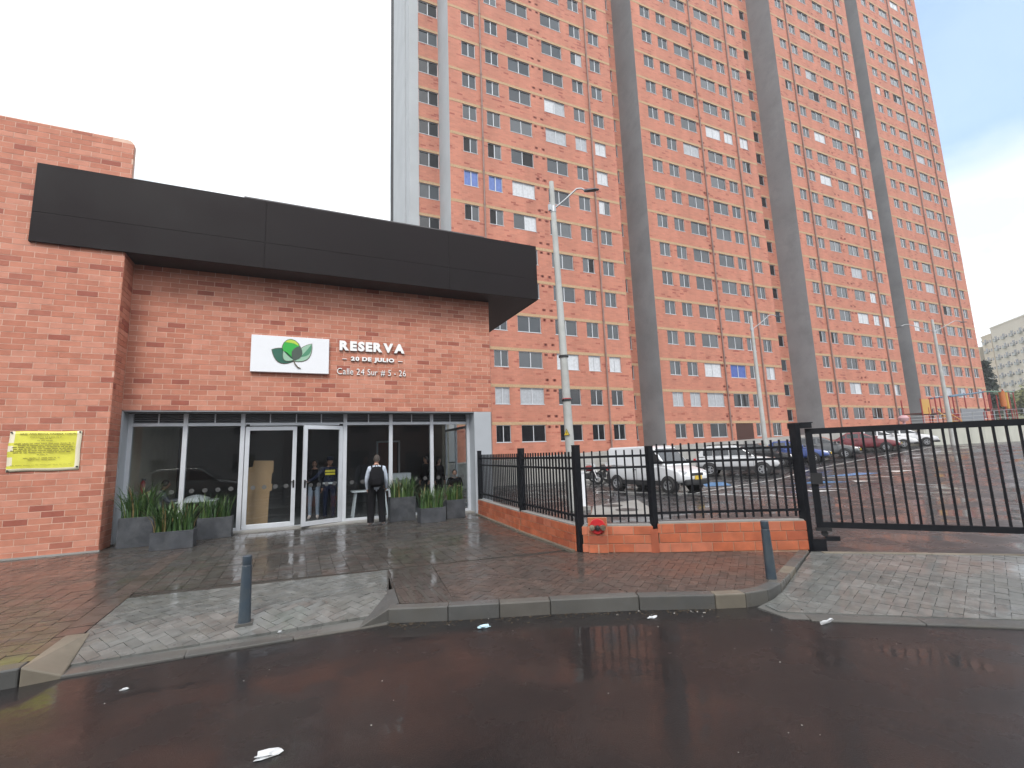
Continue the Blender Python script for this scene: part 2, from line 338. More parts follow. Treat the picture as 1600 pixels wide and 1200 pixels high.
def herring(bounds, W, ang):
    x0, x1, y0, y1 = bounds; cx, cy = (x0+x1)/2, (y0+y1)/2; rad = math.hypot(x1-x0, y1-y0)/2+W*2; n = int(rad/W)+2
    c, s = math.cos(ang), math.sin(ang); res = []
    for i in range(-n, n):
        for j in range(-n, n):
            k = (i-j) % 4
            if k == 0: q = (i, j, i+2, j+1)
            elif k == 2: q = (i, j-1, i+1, j+1)
            else: continue
            pts = [(q[0],q[1]),(q[2],q[1]),(q[2],q[3]),(q[0],q[3])]
            res.append([(cx+(a*c-b_*s)*W, cy+(a*s+b_*c)*W) for a, b_ in pts])
    return res
def running(bounds, lx, ly, ox=0):
    x0, x1, y0, y1 = bounds; res = []; i = 0; x = ox
    while x < x1+lx:
        y = y0-ly + (ly/2 if i % 2 else 0)
        while y < y1+ly:
            res.append([(x,y),(x+lx,y),(x+lx,y+ly),(x,y+ly)]); y += ly
        x += lx; i += 1
    return res
def pave(name, cells, zone_list, mats, zf=lambda x, y: 0, gap=.004, limit=290):
    root = thing(name, None, None); root['kind'] = 'structure'
    items = []
    for cell in cells:
        for zone in zone_list:
            p = clip(cell, zone)
            if len(p) < 3 or area(p) < .0015: continue
            cx = sum(q[0] for q in p)/len(p); cy = sum(q[1] for q in p)/len(p)
            v = Vector((cx, cy, 0))-EYE; dep = v.dot(fwd)
            if dep <= .3: inside = False
            else:
                px, py = v.dot(r2)/dep, v.dot(u2)/dep; inside = abs(px) < 1.12 and -.84 < py
            big = area(p)/max(dep, .3)**3 if inside else 0
            items.append((big, p, cx, cy))
    items.sort(key=lambda t: -t[0])
    rest = MB()
    for k, (big, p, cx, cy) in enumerate(items):
        r_ = max(math.hypot(q[0]-cx, q[1]-cy) for q in p); s = 1-gap/r_
        q = [(cx+(x-cx)*s, cy+(y-cy)*s) for x, y in p]
        dz = rnd.uniform(-.0025,.0015); tx, ty = rnd.gauss(0,.007), rnd.gauss(0,.007)
        top = lambda x, y: zf(x,y)+dz+(x-cx)*tx+(y-cy)*ty
        bot = lambda x, y: zf(x,y)-.03
        mi = rnd.randrange(len(mats))
        if k < limit and big > 0:
            o = MB(); o.prism(q, bot, top); build('paver', o, mats[mi], root)
        else: rest.prism(q, bot, top, mi)
    if rest.f: tag(build('paver_field', rest, mats, root), kind='stuff')
    return root
# plaza in front of the shop: running bond, joints running towards the facade
plaza_zones = [[(-9,5.95),(-2.22,5.95),(-2.22,13.75),(-9,13.75)], [(-1.98,8.06),(1.30,7.7),(4.47,7.18),(4.87,13.75),(-1.98,13.75)]]
pave('plaza_paving', running((-9.2,5,5.7,13.8), .2, .1, -9.22), plaza_zones, PAVC+PAVB[:1])
pave('ramp_border_paving', running((-2.3,-1.9,5.7,14), .24, .4, -2.22), [[(-2.22,6.60),(-1.98,6.62),(-1.98,13.75),(-2.22,13.75)],[(-2.22,5.95),(-2.13,5.95),(-2.115,6.60),(-2.22,6.60)]], [PAVB[2], PAVB[0]])
side_zones = [[(1.98,7.57),(1.72,5.57),(2.7,5.17),(2.7,7.45)], [(2.7,5.17),(3.65,4.77),(3.65,7.29),(2.7,7.45)], [(3.65,4.77),(4.42,4.38),(4.42,7.15),(3.65,7.29)], [(4.42,4.38),(4.75,4.23),(5.08,4.2),(5.4,4.28),(5.9,4.52),(7.33,5.22),(5.45,6.42),(4.42,7.12)]]
side_zones = [z if area(z) > 0 else z[::-1] for z in side_zones]
pave('sidewalk_paving', herring((1.3,7.5,4,7.7), .105, R(38)), side_zones, PAVB)
pave('tactile_paving', running((1,2.2,5.5,7.8), .05, .4, 1.0), [[(1.14,5.86),(1.72,5.57),(1.96,7.57),(1.32,7.66)]], [PAVB[1], PAVC[0]], gap=.006)
pave('driveway_ramp', herring((-2,1.4,5.6,8.1), .105, R(33)), [[(-1.97,6.02),(1.0,5.88),(1.29,7.64),(-1.97,7.98)]], PAVG, RAMPZ)
pave('gate_ramp', herring((4.8,11.5,-1,5.2), .115, R(20)), [[(5.05,3.62),(9.6,.24),(11.4,1.95),(7.41,5.08),(5.42,4.14)],[(4.86,3.78),(5.05,3.62),(5.42,4.14),(4.9,3.98)]], PAVG, RAMP2Z)

# kerbs
def kerb(name, pts, width, z0, z1, length=.9, mats=KERB, bevel=.014):
    root = thing(name, None, None); root['kind'] = 'structure'
    # resample
    seg = []
    for a, c in zip(pts[:-1], pts[1:]):
        d = math.hypot(c[0]-a[0], c[1]-a[1]); n = max(1, round(d/length))
        for k in range(n): seg.append(((a[0]+(c[0]-a[0])*k/n, a[1]+(c[1]-a[1])*k/n), (a[0]+(c[0]-a[0])*(k+1)/n, a[1]+(c[1]-a[1])*(k+1)/n)))
    for i, (a, c) in enumerate(seg):
        d = Vector((c[0]-a[0], c[1]-a[1])); nrm = Vector((-d.y, d.x)).normalized(); d.normalize(); g = .002
        a2 = Vector(a)+d*g; c2 = Vector(c)-d*g
        nf = nrm*width
        f1 = z1 if callable(z1) else (lambda x, y: z1)
        j = rnd.uniform(-.004,.004)
        o = MB(); o.prism([tuple(a2), tuple(c2), tuple(c2+nf), tuple(a2+nf)], z0, lambda x, y: f1(x,y)+j)
        build('kerb_stone', o, mats[i % len(mats)], root, bevel=bevel)
    return root
kerb('kerb', [(-12,5.78)]+[(-2.15,5.78)], .17, -.2, .006)
kerb('kerb', KR, .16, -.2, .006, .75)
kerb('kerb', CORN, .15, -.2, lambda x, y: .006 if x < 5.2 else .006, .4, [KERBY]+KERB)
kerb('dropped_kerb', [(-1.9,5.80),(.97,5.66)], .22, -.2, -.128, 1.0, bevel=.01)
kerb('dropped_kerb', [(4.93,3.47),(14,-3.42)], .24, -.2, -.132, 1.0, bevel=.01)
kerb('gate_threshold', [(7.45,4.92),(12,1.37)], .10, -.2, .008, 1.6, [KERBY], .01)
# wedge stones where the kerb drops to the driveway
def wedge(name, poly, ztops, m=KERBY):
    o = MB(); n = len(poly)
    a = [o.pt((x,y,-.2)) for x,y in poly]; t_ = [o.pt((x,y,z)) for (x,y),z in zip(poly,ztops)]
    o.idx(t_); o.idx(a[::-1])
    for i in range(n): j = (i+1)%n; o.idx((a[i],a[j],t_[j],t_[i]))
    return tag(build(name, o, m, bevel=.012), kind='structure')
wedge('kerb_wedge', [(-2.14,5.77),(-1.86,5.80),(-1.93,6.62),(-2.12,6.60)], [.008,-.125,-.004,.008])
wedge('kerb_wedge', [(.66,5.68),(.98,5.71),(1.14,5.90),(1.20,6.55),(1.08,6.56)], [-.125,.006,.006,.003,-.015], KERB[1])

# parking
b = MB()
xs = [4.2,4.9,7.5,9,12,15,18,22,24,26,28,30,33,36,39,42,44,50,60,80,120]
def ymin(x):
    if x < 4.5: return 7.6
    if x <= 7.5: return 7.1-(x-4.45)*.62
    return 5.15-.80*(x-7.5)
prev = None
for x in xs:
    ys = [ymin(x), max(ymin(x)+.5, 10), 16, 24.5]; cur = [b.pt((x, y, gz(x)-.028)) for y in ys]
    if prev:
        for j in range(3): b.idx((prev[j], cur[j], cur[j+1], prev[j+1]))
    prev = cur
tag(build('parking_lot', b, PARK), kind='structure')
def decal(name, polys, m, dz=-.02):
    b = MB()
    for p in polys:
        if area(p) < 0: p = p[::-1]
        b.face([(x, y, gz(x)+dz) for x, y in p])
    return tag(build(name, b, m), kind='structure')
def stripe(p, q, wd=.12, n=8):
    d = Vector((q[0]-p[0], q[1]-p[1])); nn = Vector((-d.y, d.x)).normalized()*wd/2; res = []
    for k in range(n):
        a = Vector(p)+d*k/n; c = Vector(p)+d*(k+1)/n
        res.append([tuple(a-nn), tuple(c-nn), tuple(c+nn), tuple(a+nn)])
    return res
decal('parking_lines', stripe((11.45,16.94),(14.9,10.1)) + stripe((15.2,15.5),(17.7,12.45)) + stripe((22.6,15.2),(23.9,12.2)) + stripe((17.75,11.92),(18.3,10.9)) + stripe((26.4,17.4),(28.6,13.6)), WHITEP)
decal('parking_row_line', stripe((13.6,13.5),(25.77,17.24)) + stripe((25.77,17.24),(34.04,18.15)) + stripe((34.04,18.15),(42,18.6)), WHITEP, -.016)
decal('parking_arrows', [[(16.4,10.85),(17.5,10.7),(16.9,11.7)], [(21.5,12.4),(22.3,12.0),(22.1,12.9)], [(25.6,12.9),(26.6,12.6),(26.0,13.6)]], WHITEP, -.016)
decal('parking_bay_symbols', [[(16.0,15.3),(17.2,15.0),(18.6,16.6),(17.6,17.1)], [(19.3,13.9),(20.0,13.1),(21.6,12.6),(21.2,13.6)], [(23.3,14.8),(23.7,14.0),(25.2,13.3),(25.1,14.3)]], BLUEP)
decal('parking_manhole_slab', [[(6.9,10.5),(8.8,10.1),(10.6,13.2),(8.4,12.6)]], CONC, -.022)
b = MB(); b.lathe([(.32,-.02),(.32,-.012),(.28,-.012)], (8.6,11.2,0), 24); b.lathe([(.32,-.02),(.32,-.012),(.28,-.012)], (8.9,12.3,0), 24)
tag(build('manhole_covers', b, mat('cast_iron', (.05,.05,.05), .5)), kind='structure')
# far side pavement (behind the camera)
b = MB(); b.prism([(-80,-11),(90,-11),(90,-7.3),(-80,-7.3)], -.15, 0); tag(build('far_pavement', b, CONC), kind='structure')

# ------------------------------------------------------------------ entrance building
def bw(name, mb, mats, root, smooth=None, bevel=0):
    """world-coordinate mesh as a child of an unrotated Empty"""
    o = build(name, mb, mats, root, smooth, bevel)
    o.matrix_parent_inverse = Matrix.Translation(-root.location); return o
ENT = thing('entrance_building', 'low brick entrance hall with black roof band and glazed shopfront', 'building', (.8, 13.3, 0))
BH, BL, GAP = .125, .366, .0125
def brick_mesh(l, h, d, m):
    b = MB(); b.box(0, l, 0, d, 0, h); return b.mesh('brick', [m])
FULL = [brick_mesh(BL-GAP, BH-GAP, .03, m) for m in BRK]
def pick(): return rnd.choices(range(5), (30,30,24,11,5))[0]
def brick_rows(x0, x1, z0, z1, seed):
    rr = random.Random(seed); row = 0; z = z0; res = []
    clump = {}
    while z < z1-.02:
        h = min(BH, z1-z); x = x0-(BL*(.5 if row % 2 else 0))-rr.uniform(0,.03)
        while x < x1-.005:
            a, c = max(x, x0), min(x+BL, x1)
            if c-a > .03:
                wgt = (32,32,26,7,3)
                if math.sin(row*.9+seed)+math.sin(x*1.3+row*.4) > .9: wgt = (26,26,22,16,10)
                res.append((a, c, z, h, rr.choices(range(5), wgt)[0], rr.uniform(-.002,.002)))
            x += BL
        z += BH; row += 1
    return res
pier_core = MB(); pier_core.box(-9, -3.677, 12.6245, 13.3, -.05, 6.4); 
# parapet end with the rounded top corner
pp = [(-9,6.4),(-3.677,6.4)] + [(-3.677-.13+.13*math.cos(t), 9.08+.13*math.sin(t)) for t in [k*math.pi/12 for k in range(7)]] + [(-9,9.21)]
pier_core.slab(pp, 12.6245, 12.76)
wall1 = bw('brick_wall', pier_core, MORTAR, ENT)
fac_core = MB(); fac_core.box(-3.677, 5.372, 13.3045, 13.6, 2.975, 6.7)
wall2 = bw('brick_wall', fac_core, MORTAR, ENT)
def lay(wall, rows, y, n_single, score):
    rows = sorted(rows, key=score); rest = MB()
    for k, (a, c, z, h, mi, dy) in enumerate(rows):
        if k < n_single:
            full = abs(c-a-BL) < .002 and abs(h-BH) < .002
            me = FULL[mi] if full else brick_mesh(c-a-GAP, h-GAP, .03, BRK[mi])
            link('brick', me, wall, (a+GAP/2, y+dy, z+GAP/2))
        else: rest.box(a+GAP/2, c-GAP/2, y+dy, y+dy+.03, z+GAP/2, z+h-GAP/2, mi)
    if rest.f: tag(build('brick_field', rest, BRK, wall), kind='stuff')
rows1 = [r_ for r_ in brick_rows(-9, -3.67, 0, 9.20, 3) if not (r_[2] > 9.0 and r_[1] > -3.75)]
lay(wall1, rows1, 12.62, 170, lambda r_: (0 if r_[0] > -6.3 and r_[2] < 6.4 else 1, abs(r_[2]-2.5)))
rows2 = brick_rows(-3.67, 5.38, 2.97, 6.6, 5)
lay(wall2, rows2, 13.30, 125, lambda r_: (r_[2]*.3+abs(r_[0]+3.6)*.35))
side = MB(); z = 0; k = 0; rr = random.Random(4)
while z < 6.4:
    ys = [12.622, 12.80, 13.30] if k % 2 else [12.622, 12.98, 13.30]
    for y0, y1 in zip(ys[:-1], ys[1:]): side.box(-3.69, -3.668, y0+.004, y1-.004, z+GAP/2, z+BH-GAP/2, rr.choices(range(5), (30,30,24,11,5))[0])
    z += BH; k += 1
tag(build('brick_return', side, BRK, wall1), kind='stuff')
# concrete plinth strip
b = MB(); b.box(-3.66, 4.8, 13.42, 13.9, -.1, .035); bw('threshold', b, CONC, ENT)
b = MB(); b.box(-9, -3.64, 12.56, 12.62, -.1, .03); bw('plinth_strip', b, CONC, ENT)
# roof band: two rows of panels round a core, soffit below
b = MB(); b.box(-5.25, 6.74, 12.575, 21, 6.50, 8.20); bw('roof_core', b, SOFF, ENT)
for x0, x1 in ((-5.28,-.9),(-.898,3.86),(3.862,6.77)):
    for z0, z1 in ((6.455,7.12),(7.1225,8.24)):
        b = MB(); b.box(x0, x1, 12.55, 12.574, z0, z1); bw('fascia_panel', b, FASC, ENT, bevel=.006)
for y0, y1 in ((12.575,16.5),(16.506,21)):
    for z0, z1 in ((6.455,7.12),(7.1225,8.24)):
        b = MB(); b.box(6.742, 6.77, y0, y1, z0, z1); bw('fascia_panel', b, FASC, ENT)
b = MB(); b.box(-5.28, -5.252, 12.575, 12.62, 6.455, 8.24); bw('fascia_panel', b, FASC, ENT)
b = MB(); b.box(-3.66, 6.74, 12.576, 21, 6.46, 6.498); bw('soffit', b, SOFF, ENT)
b = MB(); b.box(-1.4, 5.0, 12.56, 12.9, 8.242, 8.275); bw('roof_flashing', b, mat('flashing', (.07,.065,.07), .4), ENT)
# lobby shell
LOBW = mat('lobby_wall', (.50,.47,.38), .8, var=.06); LOBD = mat('lobby_dark_wall', (.075,.078,.085), .7); LOBF = mat('lobby_floor_tile', (.20,.21,.22), .2, coat=.4)
b = MB(); b.box(-3.95, -3.72, 13.62, 19.6, 0, 2.95); bw('lobby_side_wall', b, LOBW, ENT)
b = MB()
b.box(-3.72, 2.9, 19.4, 19.6, .02, 2.95, 0); b.box(2.9, 3.7, 19.4, 19.6, 2.3, 2.95, 0); b.box(3.7, 5.3, 19.4, 19.6, .02, 2.95, 0)
bw('lobby_back_wall', b, LOBD, ENT)
b = MB(); b.box(2.84, 2.9, 19.3, 19.4, .02, 2.36); b.box(3.7, 3.76, 19.3, 19.4, .02, 2.36); b.box(2.84, 3.76, 19.3, 19.4, 2.30, 2.36); bw('inner_door_frame', b, ALU, ENT)
b = MB(); b.box(-3.72, 5.3, 13.9, 19.6, -.05, .022); bw('lobby_floor', b, LOBF, ENT)
b = MB(); b.box(-3.95, 5.3, 13.62, 21, 2.98, 3.10); bw('lobby_ceiling', b, mat('lobby_ceiling', (.30,.30,.30), .8), ENT)
b = MB(); b.box(-9, -3.96, 13.31, 21, 0, 6.4); b.box(-3.95, 5.37, 20.7, 21, 3.1, 6.46); b.box(5.1, 5.37, 13.61, 20.7, 3.1, 6.46); b.box(-3.96, 5.1, 20.4, 20.7, -.05, 6.4); bw('rear_wall', b, TOWERB, ENT)
# glazed right flank of the lobby
b = MB(); b.box(5.1, 5.36, 17.8, 20.4, 0, 2.97); bw('flank_wall', b, LOBW, ENT)
for y in (14.0, 15.25, 16.5, 17.74):
    b = MB(); b.box(5.2, 5.27, y-.035, y+.035, .02, 2.97); bw('mullion', b, ALU, ENT)
for y0, y1 in ((14.035,15.215),(15.285,16.465),(16.535,17.705)):
    b = MB(); b.box(5.23, 5.238, y0, y1, .1, 2.6); bw('flank_pane', b, PANE, ENT)
b = MB(); b.box(5.2, 5.27, 14.035, 17.70, 2.6, 2.68); b.box(5.2, 5.27, 14.035, 17.70, .03, .1); bw('flank_rail', b, ALU, ENT)
# shopfront
GY = 13.80
b = MB(); b.box(-3.67, -3.645, 13.31, GY+.04, .03, 2.96); bw('jamb', b, GREYP, ENT)
b = MB(); b.box(4.80, 5.34, 13.285, 13.62, -.02, 2.968); b.box(4.80, 4.86, 13.62, GY+.05, -.02, 2.968); bw('column_cladding', b, GREYP, ENT, bevel=.006)
b = MB(); b.box(-3.64, 4.80, 13.311, 13.60, 2.945, 2.972); b.box(-3.64, 4.8, 13.60, 13.88, 2.93, 2.975); bw('head_soffit', b, LOUV, ENT)
vx = [-3.615, -2.525, -1.30, 1.175, 2.42, 3.62, 4.765]
for x in vx:
    b = MB(); b.box(x-.05, x+.05, GY-.055, GY+.055, .03, 2.93); bw('mullion', b, ALU, ENT, bevel=.005)
for a, c in zip(vx[:-1], vx[1:]):
    b = MB(); b.box(a+.051, c-.051, GY-.05, GY+.05, 2.63, 2.705); bw('transom', b, ALU, ENT, bevel=.004)
    n = 3 if c-a > 2 else 2
    for k in range(1, n+ (1 if n == 3 else 0)):
        x = a+(c-a)*k/(n + (1 if n == 3 else 0)); b = MB(); b.box(x-.014, x+.014, GY-.045, GY-.02, 2.706, 2.93); bw('louvre_divider', b, ALU, ENT)
    for k in range(4):
        z = 2.725+k*.054; b = MB(); b.M = Matrix.Translation((0, GY, z)) @ Matrix.Rotation(R(-35), 4, 'X'); b.box(a+.052, c-.052, -.02, .03, -.004, .004)
        bw('louvre_slat', b, LOUV, ENT)
    b = MB(); b.box(a+.05, c-.05, GY+.04, GY+.05, 2.706, 2.93); bw('louvre_back', b, INNERSHADE, ENT)
    if c-a < 2:
        b = MB(); b.box(a+.051, c-.051, GY-.05, GY+.05, .035, .10); bw('bottom_rail', b, ALU, ENT, bevel=.004)
        b = MB(); b.box(a+.05, c-.05, GY-.004, GY+.004, .10, 2.63); pn = bw('shop_pane', b, PANE, ENT)
        nd = 4
        for k in range(nd):
            s = MB(); s.lathe([(.055, -.0065),(.055,-.0045)], (a+.2+(c-a-.4)*k/(nd-1), GY, 1.06), 18, axis='Y'); build('dot_sticker', s, FROST, pn)
def glass_door(x0, x1, angle, hinge_right):
    hx = x1 if hinge_right else x0
    d = bpy.data.objects.new('glass_door', None); col.objects.link(d); d.parent = ENT; d.matrix_parent_inverse = Matrix.Translation(-ENT.location)
    d.location = (hx, GY-.02, .045); d.rotation_euler = (0, 0, angle)
    w_ = x1-x0; a, c = (-w_, 0) if hinge_right else (0, w_)
    b = MB()
    b.box(a, a+.10, -.03, .03, 0, 2.56); b.box(c-.10, c, -.03, .03, 0, 2.56); b.box(a+.10, c-.10, -.03, .03, 2.46, 2.56); b.box(a+.10, c-.10, -.03, .03, 0, .11)
    build('door_frame', b, ALU, d, bevel=.005)
    b = MB(); b.box(a+.10, c-.10, -.004, .004, .11, 2.46); build('door_pane', b, PANE, d)
    for k in range(4):
        s = MB(); s.lathe([(.055,-.0065),(.055,-.0045)], (a+.22+(w_-.44)*k/3, 0, 1.015), 18, axis='Y'); build('dot_sticker', s, FROST, d)
    fx = a+.05 if hinge_right else c-.05
    b = MB(); b.box(fx-.02, fx+.02, -.045, -.03, .96, 1.16); b.box(fx-.015, fx+.10*(1 if hinge_right else -1)+.015, -.085, -.06, 1.10, 1.125); b.box(fx-.012, fx+.012, -.06, -.045, 1.10, 1.125)
    build('door_handle', b, PLASTIC, d)
    b = MB(); b.box(hx*0+(-.09 if hinge_right else .01), (-.01 if hinge_right else .09), -.035, .035, 2.562, 2.62); build('pivot_block', b, PLASTIC, d)
glass_door(-1.235, -.035, 0, False)
glass_door(.03, 1.11, R(24), True)
b = MB(); b.box(-1.25, 1.12, GY-.05, GY+.05, -.03, .042); bw('door_sill', b, ALU, ENT)

# ---- sign board with the leaf emblem
SG = thing('sign_board', 'white sign board with a three leaved green flower emblem', 'sign', (-.235, 13.3, 4.43))
b = MB(); b.box(-1.155, .685, 13.19, 13.30, 3.955, 4.905); bw('board', b, WHITE, SG, bevel=.008)
def ex(px, py):  # emblem drawing units to metres on the board
    return (-1.155+(px-122)/466*1.84, 4.905-(py-(168+(px-122)*.062))/207*.95)
def leaf(p, q, bulge1, bulge2, n=9):
    (x0,y0),(x1,y1) = p, q; dx, dy = x1-x0, y1-y0; pts = []
    for k in range(n+1):
        t = k/n; s = math.sin(math.pi*t)**.85; pts.append((x0+dx*t-dy*bulge1*s, y0+dy*t+dx*bulge1*s))
    for k in range(1, n):
        t = 1-k/n; s = math.sin(math.pi*t)**.85; pts.append((x0+dx*t-dy*bulge2*s, y0+dy*t+dx*bulge2*s))
    return pts
EMB = {k: mat('emblem_'+k, c, .5) for k, c in dict(rim=(.10,.085,.06), dark=(.012,.10,.065), mid=(.06,.23,.13), pale=(.27,.45,.33), bright=(.02,.36,.045), lime=(.42,.55,.05), deep=(.05,.075,.06)).items()}
def petal(pts, key, y, name='petal', grow=0):
    if grow:
        cx = sum(p[0] for p in pts)/len(pts); cy = sum(p[1] for p in pts)/len(pts)
        pts = [(cx+(x-cx)*(1+grow/max(8,math.hypot(x-cx,y_-cy))), cy+(y_-cy)*(1+grow/max(8,math.hypot(x-cx,y_-cy)))) for x, y_ in pts]
    q = [ex(*p) for p in pts]
    if area(q) < 0: q = q[::-1]
    b = MB(); b.slab(q, y, y+.006); return bw(name, b, EMB[key], SG)
Lf = leaf((242,256),(374,322),-.24,.30); Rt = leaf((478,226),(370,322),-.34,.16)
Bd = [(306,262),(303,240),(312,218),(330,203),(352,199),(376,207),(398,226),(404,243),(394,270),(380,292),(368,308),(350,292),(330,274)]
Cn = leaf((409,238),(369,320),-.36,.34); Sm = leaf((310,264),(370,318),.05,.42)
for pts, key, y in ((Lf,'dark',13.178),(Rt,'pale',13.178),(Bd,'bright',13.172)):
    petal(pts, 'rim', y+.003, 'petal_outline', 4); petal(pts, key, y-.003)
petal(leaf((476,229),(412,300),-.30,-.02), 'mid', 13.172)
petal([(318,214),(330,204),(352,200),(376,208),(396,225),(398,236),(370,222),(342,217)], 'lime', 13.167)
petal(Cn, 'deep', 13.163); petal(Sm, 'rim', 13.166, 'petal_outline', 3); petal(Sm, 'pale', 13.161)
petal([(366,318),(372,316),(384,340),(400,358),(416,366),(415,371),(396,364),(378,344)], 'rim', 13.165, 'stem')

# ---- lettering
def text_mesh(s, bold=0., ext=.5):
    c = bpy.data.curves.new('txt', 'FONT'); c.body = s; c.size = 1; c.offset = bold; c.extrude = ext; c.resolution_u = 3
    o = bpy.data.objects.new('txt', c); col.objects.link(o)
    me = bpy.data.meshes.new_from_object(o.evaluated_get(bpy.context.evaluated_depsgraph_get()))
    bpy.data.objects.remove(o); return me
def line_of_text(s, x0, x1, z0, z1, y, depth, mats, parent, bold=0, per_letter=True, name='letter', gap=.0):
    """each glyph a mesh; the line is scaled to fill x0..x1, z0..z1"""
    glyphs = []; pen = 0.
    for ch in s:
        if ch == ' ': pen += .30; continue
        me = text_mesh(ch, bold); xs_ = [v.co.x for v in me.vertices]; a, c = min(xs_), max(xs_)
        glyphs.append((me, pen-a)); pen += c-a+.075+gap
    allx = [v.co.x+off for me, off in glyphs for v in me.vertices]; ally = [v.co.y for me, off in glyphs for v in me.vertices if True]
    ax, bx = min(allx), max(allx); az, bz = min(ally), max(ally)
    sx, sz = (x1-x0)/(bx-ax), (z1-z0)/(bz-az)
    for me, off in glyphs:
        for v in me.vertices:
            p = v.co.copy(); v.co = (x0+(p.x+off-ax)*sx, y-p.z*depth, z0+(p.y-az)*sz)
        for m in mats: me.materials.append(m)
        if len(mats) > 1:
            for pl in me.polygons: pl.material_index = 0 if abs(pl.normal.y) > .5 else 1
        o = link(name, me, parent)
        if parent.type == 'EMPTY': o.matrix_parent_inverse = Matrix.Translation(-parent.location)
LT = thing('name_lettering', 'white raised letters reading RESERVA 20 DE JULIO above an address line', 'sign', (1.83, 13.3, 4.4))
line_of_text('RESERVA', .95, 2.71, 4.63, 4.905, 13.265, .06, [LETTER, LETSIDE], LT, .06)
line_of_text('20 DE JULIO', 1.25, 2.42, 4.325, 4.475, 13.265, .05, [LETTER, LETSIDE], LT, .05)
for x0, x1 in ((1.03,1.14),(2.53,2.66)):
    b = MB(); b.box(x0, x1, 13.26, 13.295, 4.392, 4.408); bw('dash', b, LETTER, LT)
line_of_text('Calle 24 Sur # 5 - 26', .90, 2.75, 3.955, 4.145, 13.275, .03, [LETTER, LETSIDE], LT, -.004, gap=.05)

# ---- yellow notice banner on the pier
BN = thing('notice_banner', 'yellow printed notice banner nailed to the brick pier', 'banner', (-4.66, 12.6, 2.07))
b = MB(); n = 14
def bny(u, v): return 12.60 - .012*math.sin(u*5+v*2)*math.sin(v*3.1) - .006*math.sin(u*13)
ids = []
for i in range(n+1):
    c = []
    for j in range(n+1):
        u, v = i/n, j/n; c.append(b.pt((-5.215+u*1.11+.004*math.sin(v*9), bny(u, v), 1.675+v*.795+.006*math.sin(u*7))))
    ids.append(c)
for i in range(n):
    for j in range(n): b.idx((ids[i][j], ids[i+1][j], ids[i+1][j+1], ids[i][j+1]), 1 if (i in (0,) or j == 0 or i == n-1) and rnd.random() < .9 and (j == 0 or i in (0, n-1)) else 0)
o = bw('sheet', b, [YEL, YEDGE], BN, smooth=60); so = o.modifiers.new('thickness', 'SOLIDIFY'); so.thickness = .003
line_of_text('ARQ. ANA MARIA CADENA TOBON', -5.06, -4.19, 2.395, 2.435, 12.578, .0006, [INK], BN, .02, name='heading_letter')
line_of_text('Curadora Urbana N 3', -4.90, -4.42, 2.34, 2.37, 12.578, .0006, [INK], BN, .0, name='heading_letter')
b = MB(); rr = random.Random(11)
for z, a, c, h in ((2.315,-4.75,-4.57,.014),(2.275,-4.79,-4.54,.014),(2.215,-5.13,-4.2,.02),(2.18,-5.07,-4.26,.02),(2.145,-5.15,-4.19,.02),(2.11,-5.13,-4.23,.02),(2.075,-5.17,-4.18,.02),(2.04,-5.13,-4.23,.02),(2.0,-4.77,-4.6,.014),(1.93,-4.97,-4.41,.016),(1.895,-4.9,-4.47,.016),(1.795,-5.15,-4.2,.008)):
    x = a
    while x < c:
        l_ = min(rr.uniform(.03,.12), c-x)
        k = x
        while k < x+l_-.006: b.box(k, min(k+.0085, x+l_), 12.5775, 12.5785, z+rr.uniform(-.001,.001), z+h*rr.choice((.7,.7,1))); k += .0115
        x += l_+.018
bw('small_print', b, INK, BN)
for x, z in ((-5.185,2.45),(-4.13,2.45),(-5.185,1.70),(-4.13,1.74)):
    b = MB(); b.lathe([(.016,12.572),(.016,12.60),(.010,12.62)], (x,0,z), 10, axis='Y'); bw('grommet', b, PLASTIC, BN)

# ------------------------------------------------------------------ apartment towers
TY, FH, NF = 27.0, 2.412, 27
WMESH = {}
def win_meshes(wd):
    """frame and the two sashes of a sliding window, origin at its lower left corner, front towards -Y"""
    if wd in WMESH: return WMESH[wd]
    h = 1.08; f = MB()
    f.box(0, wd, -.02, .06, 0, .035); f.box(0, wd, -.02, .06, h-.035, h); f.box(0, .03, -.02, .06, .035, h-.035); f.box(wd-.03, wd, -.02, .06, .035, h-.035)
    f.box(wd/2-.024, wd/2+.024, -.015, .055, .035, h-.035); f.box(-.03, wd+.03, -.09, -.02, -.03, 0)
    fm = f.mesh('window', [TFRAME])
    panes = []
    for m in TGLASS:
        p = MB(); p.box(0, wd/2-.066, 0, .01, 0, h-.07); panes.append(p.mesh('pane', [m]))
    cur = []
    for m in CURT:
        p = MB(); n = 7; ww = wd/2-.066
        for k in range(n):
            x0, x1 = ww*k/n, ww*(k+1)/n; y0, y1 = (.0,.004) if k % 2 else (.004,.0)
            p.face([(x0,y0,0),(x1,y1,0),(x1,y1,h-.07),(x0,y0,h-.07)])
        cur.append(p.mesh('curtain', [m]))
    d = MB(); d.box(0, wd/2-.066, .02, .03, 0, h-.07); dk = d.mesh('opening_shade', [INNERSHADE])  # solid sheet filling an open sash, room shade put into its colour
    WMESH[wd] = (fm, panes, cur, dk); return WMESH[wd]
def vis(p, mx=1.13, my=.86):
    v = Vector(p)-EYE; d = v.dot(fwd)
    return d > .1 and abs(v.dot(r2)/d) < mx and abs(v.dot(u2)/d) < my
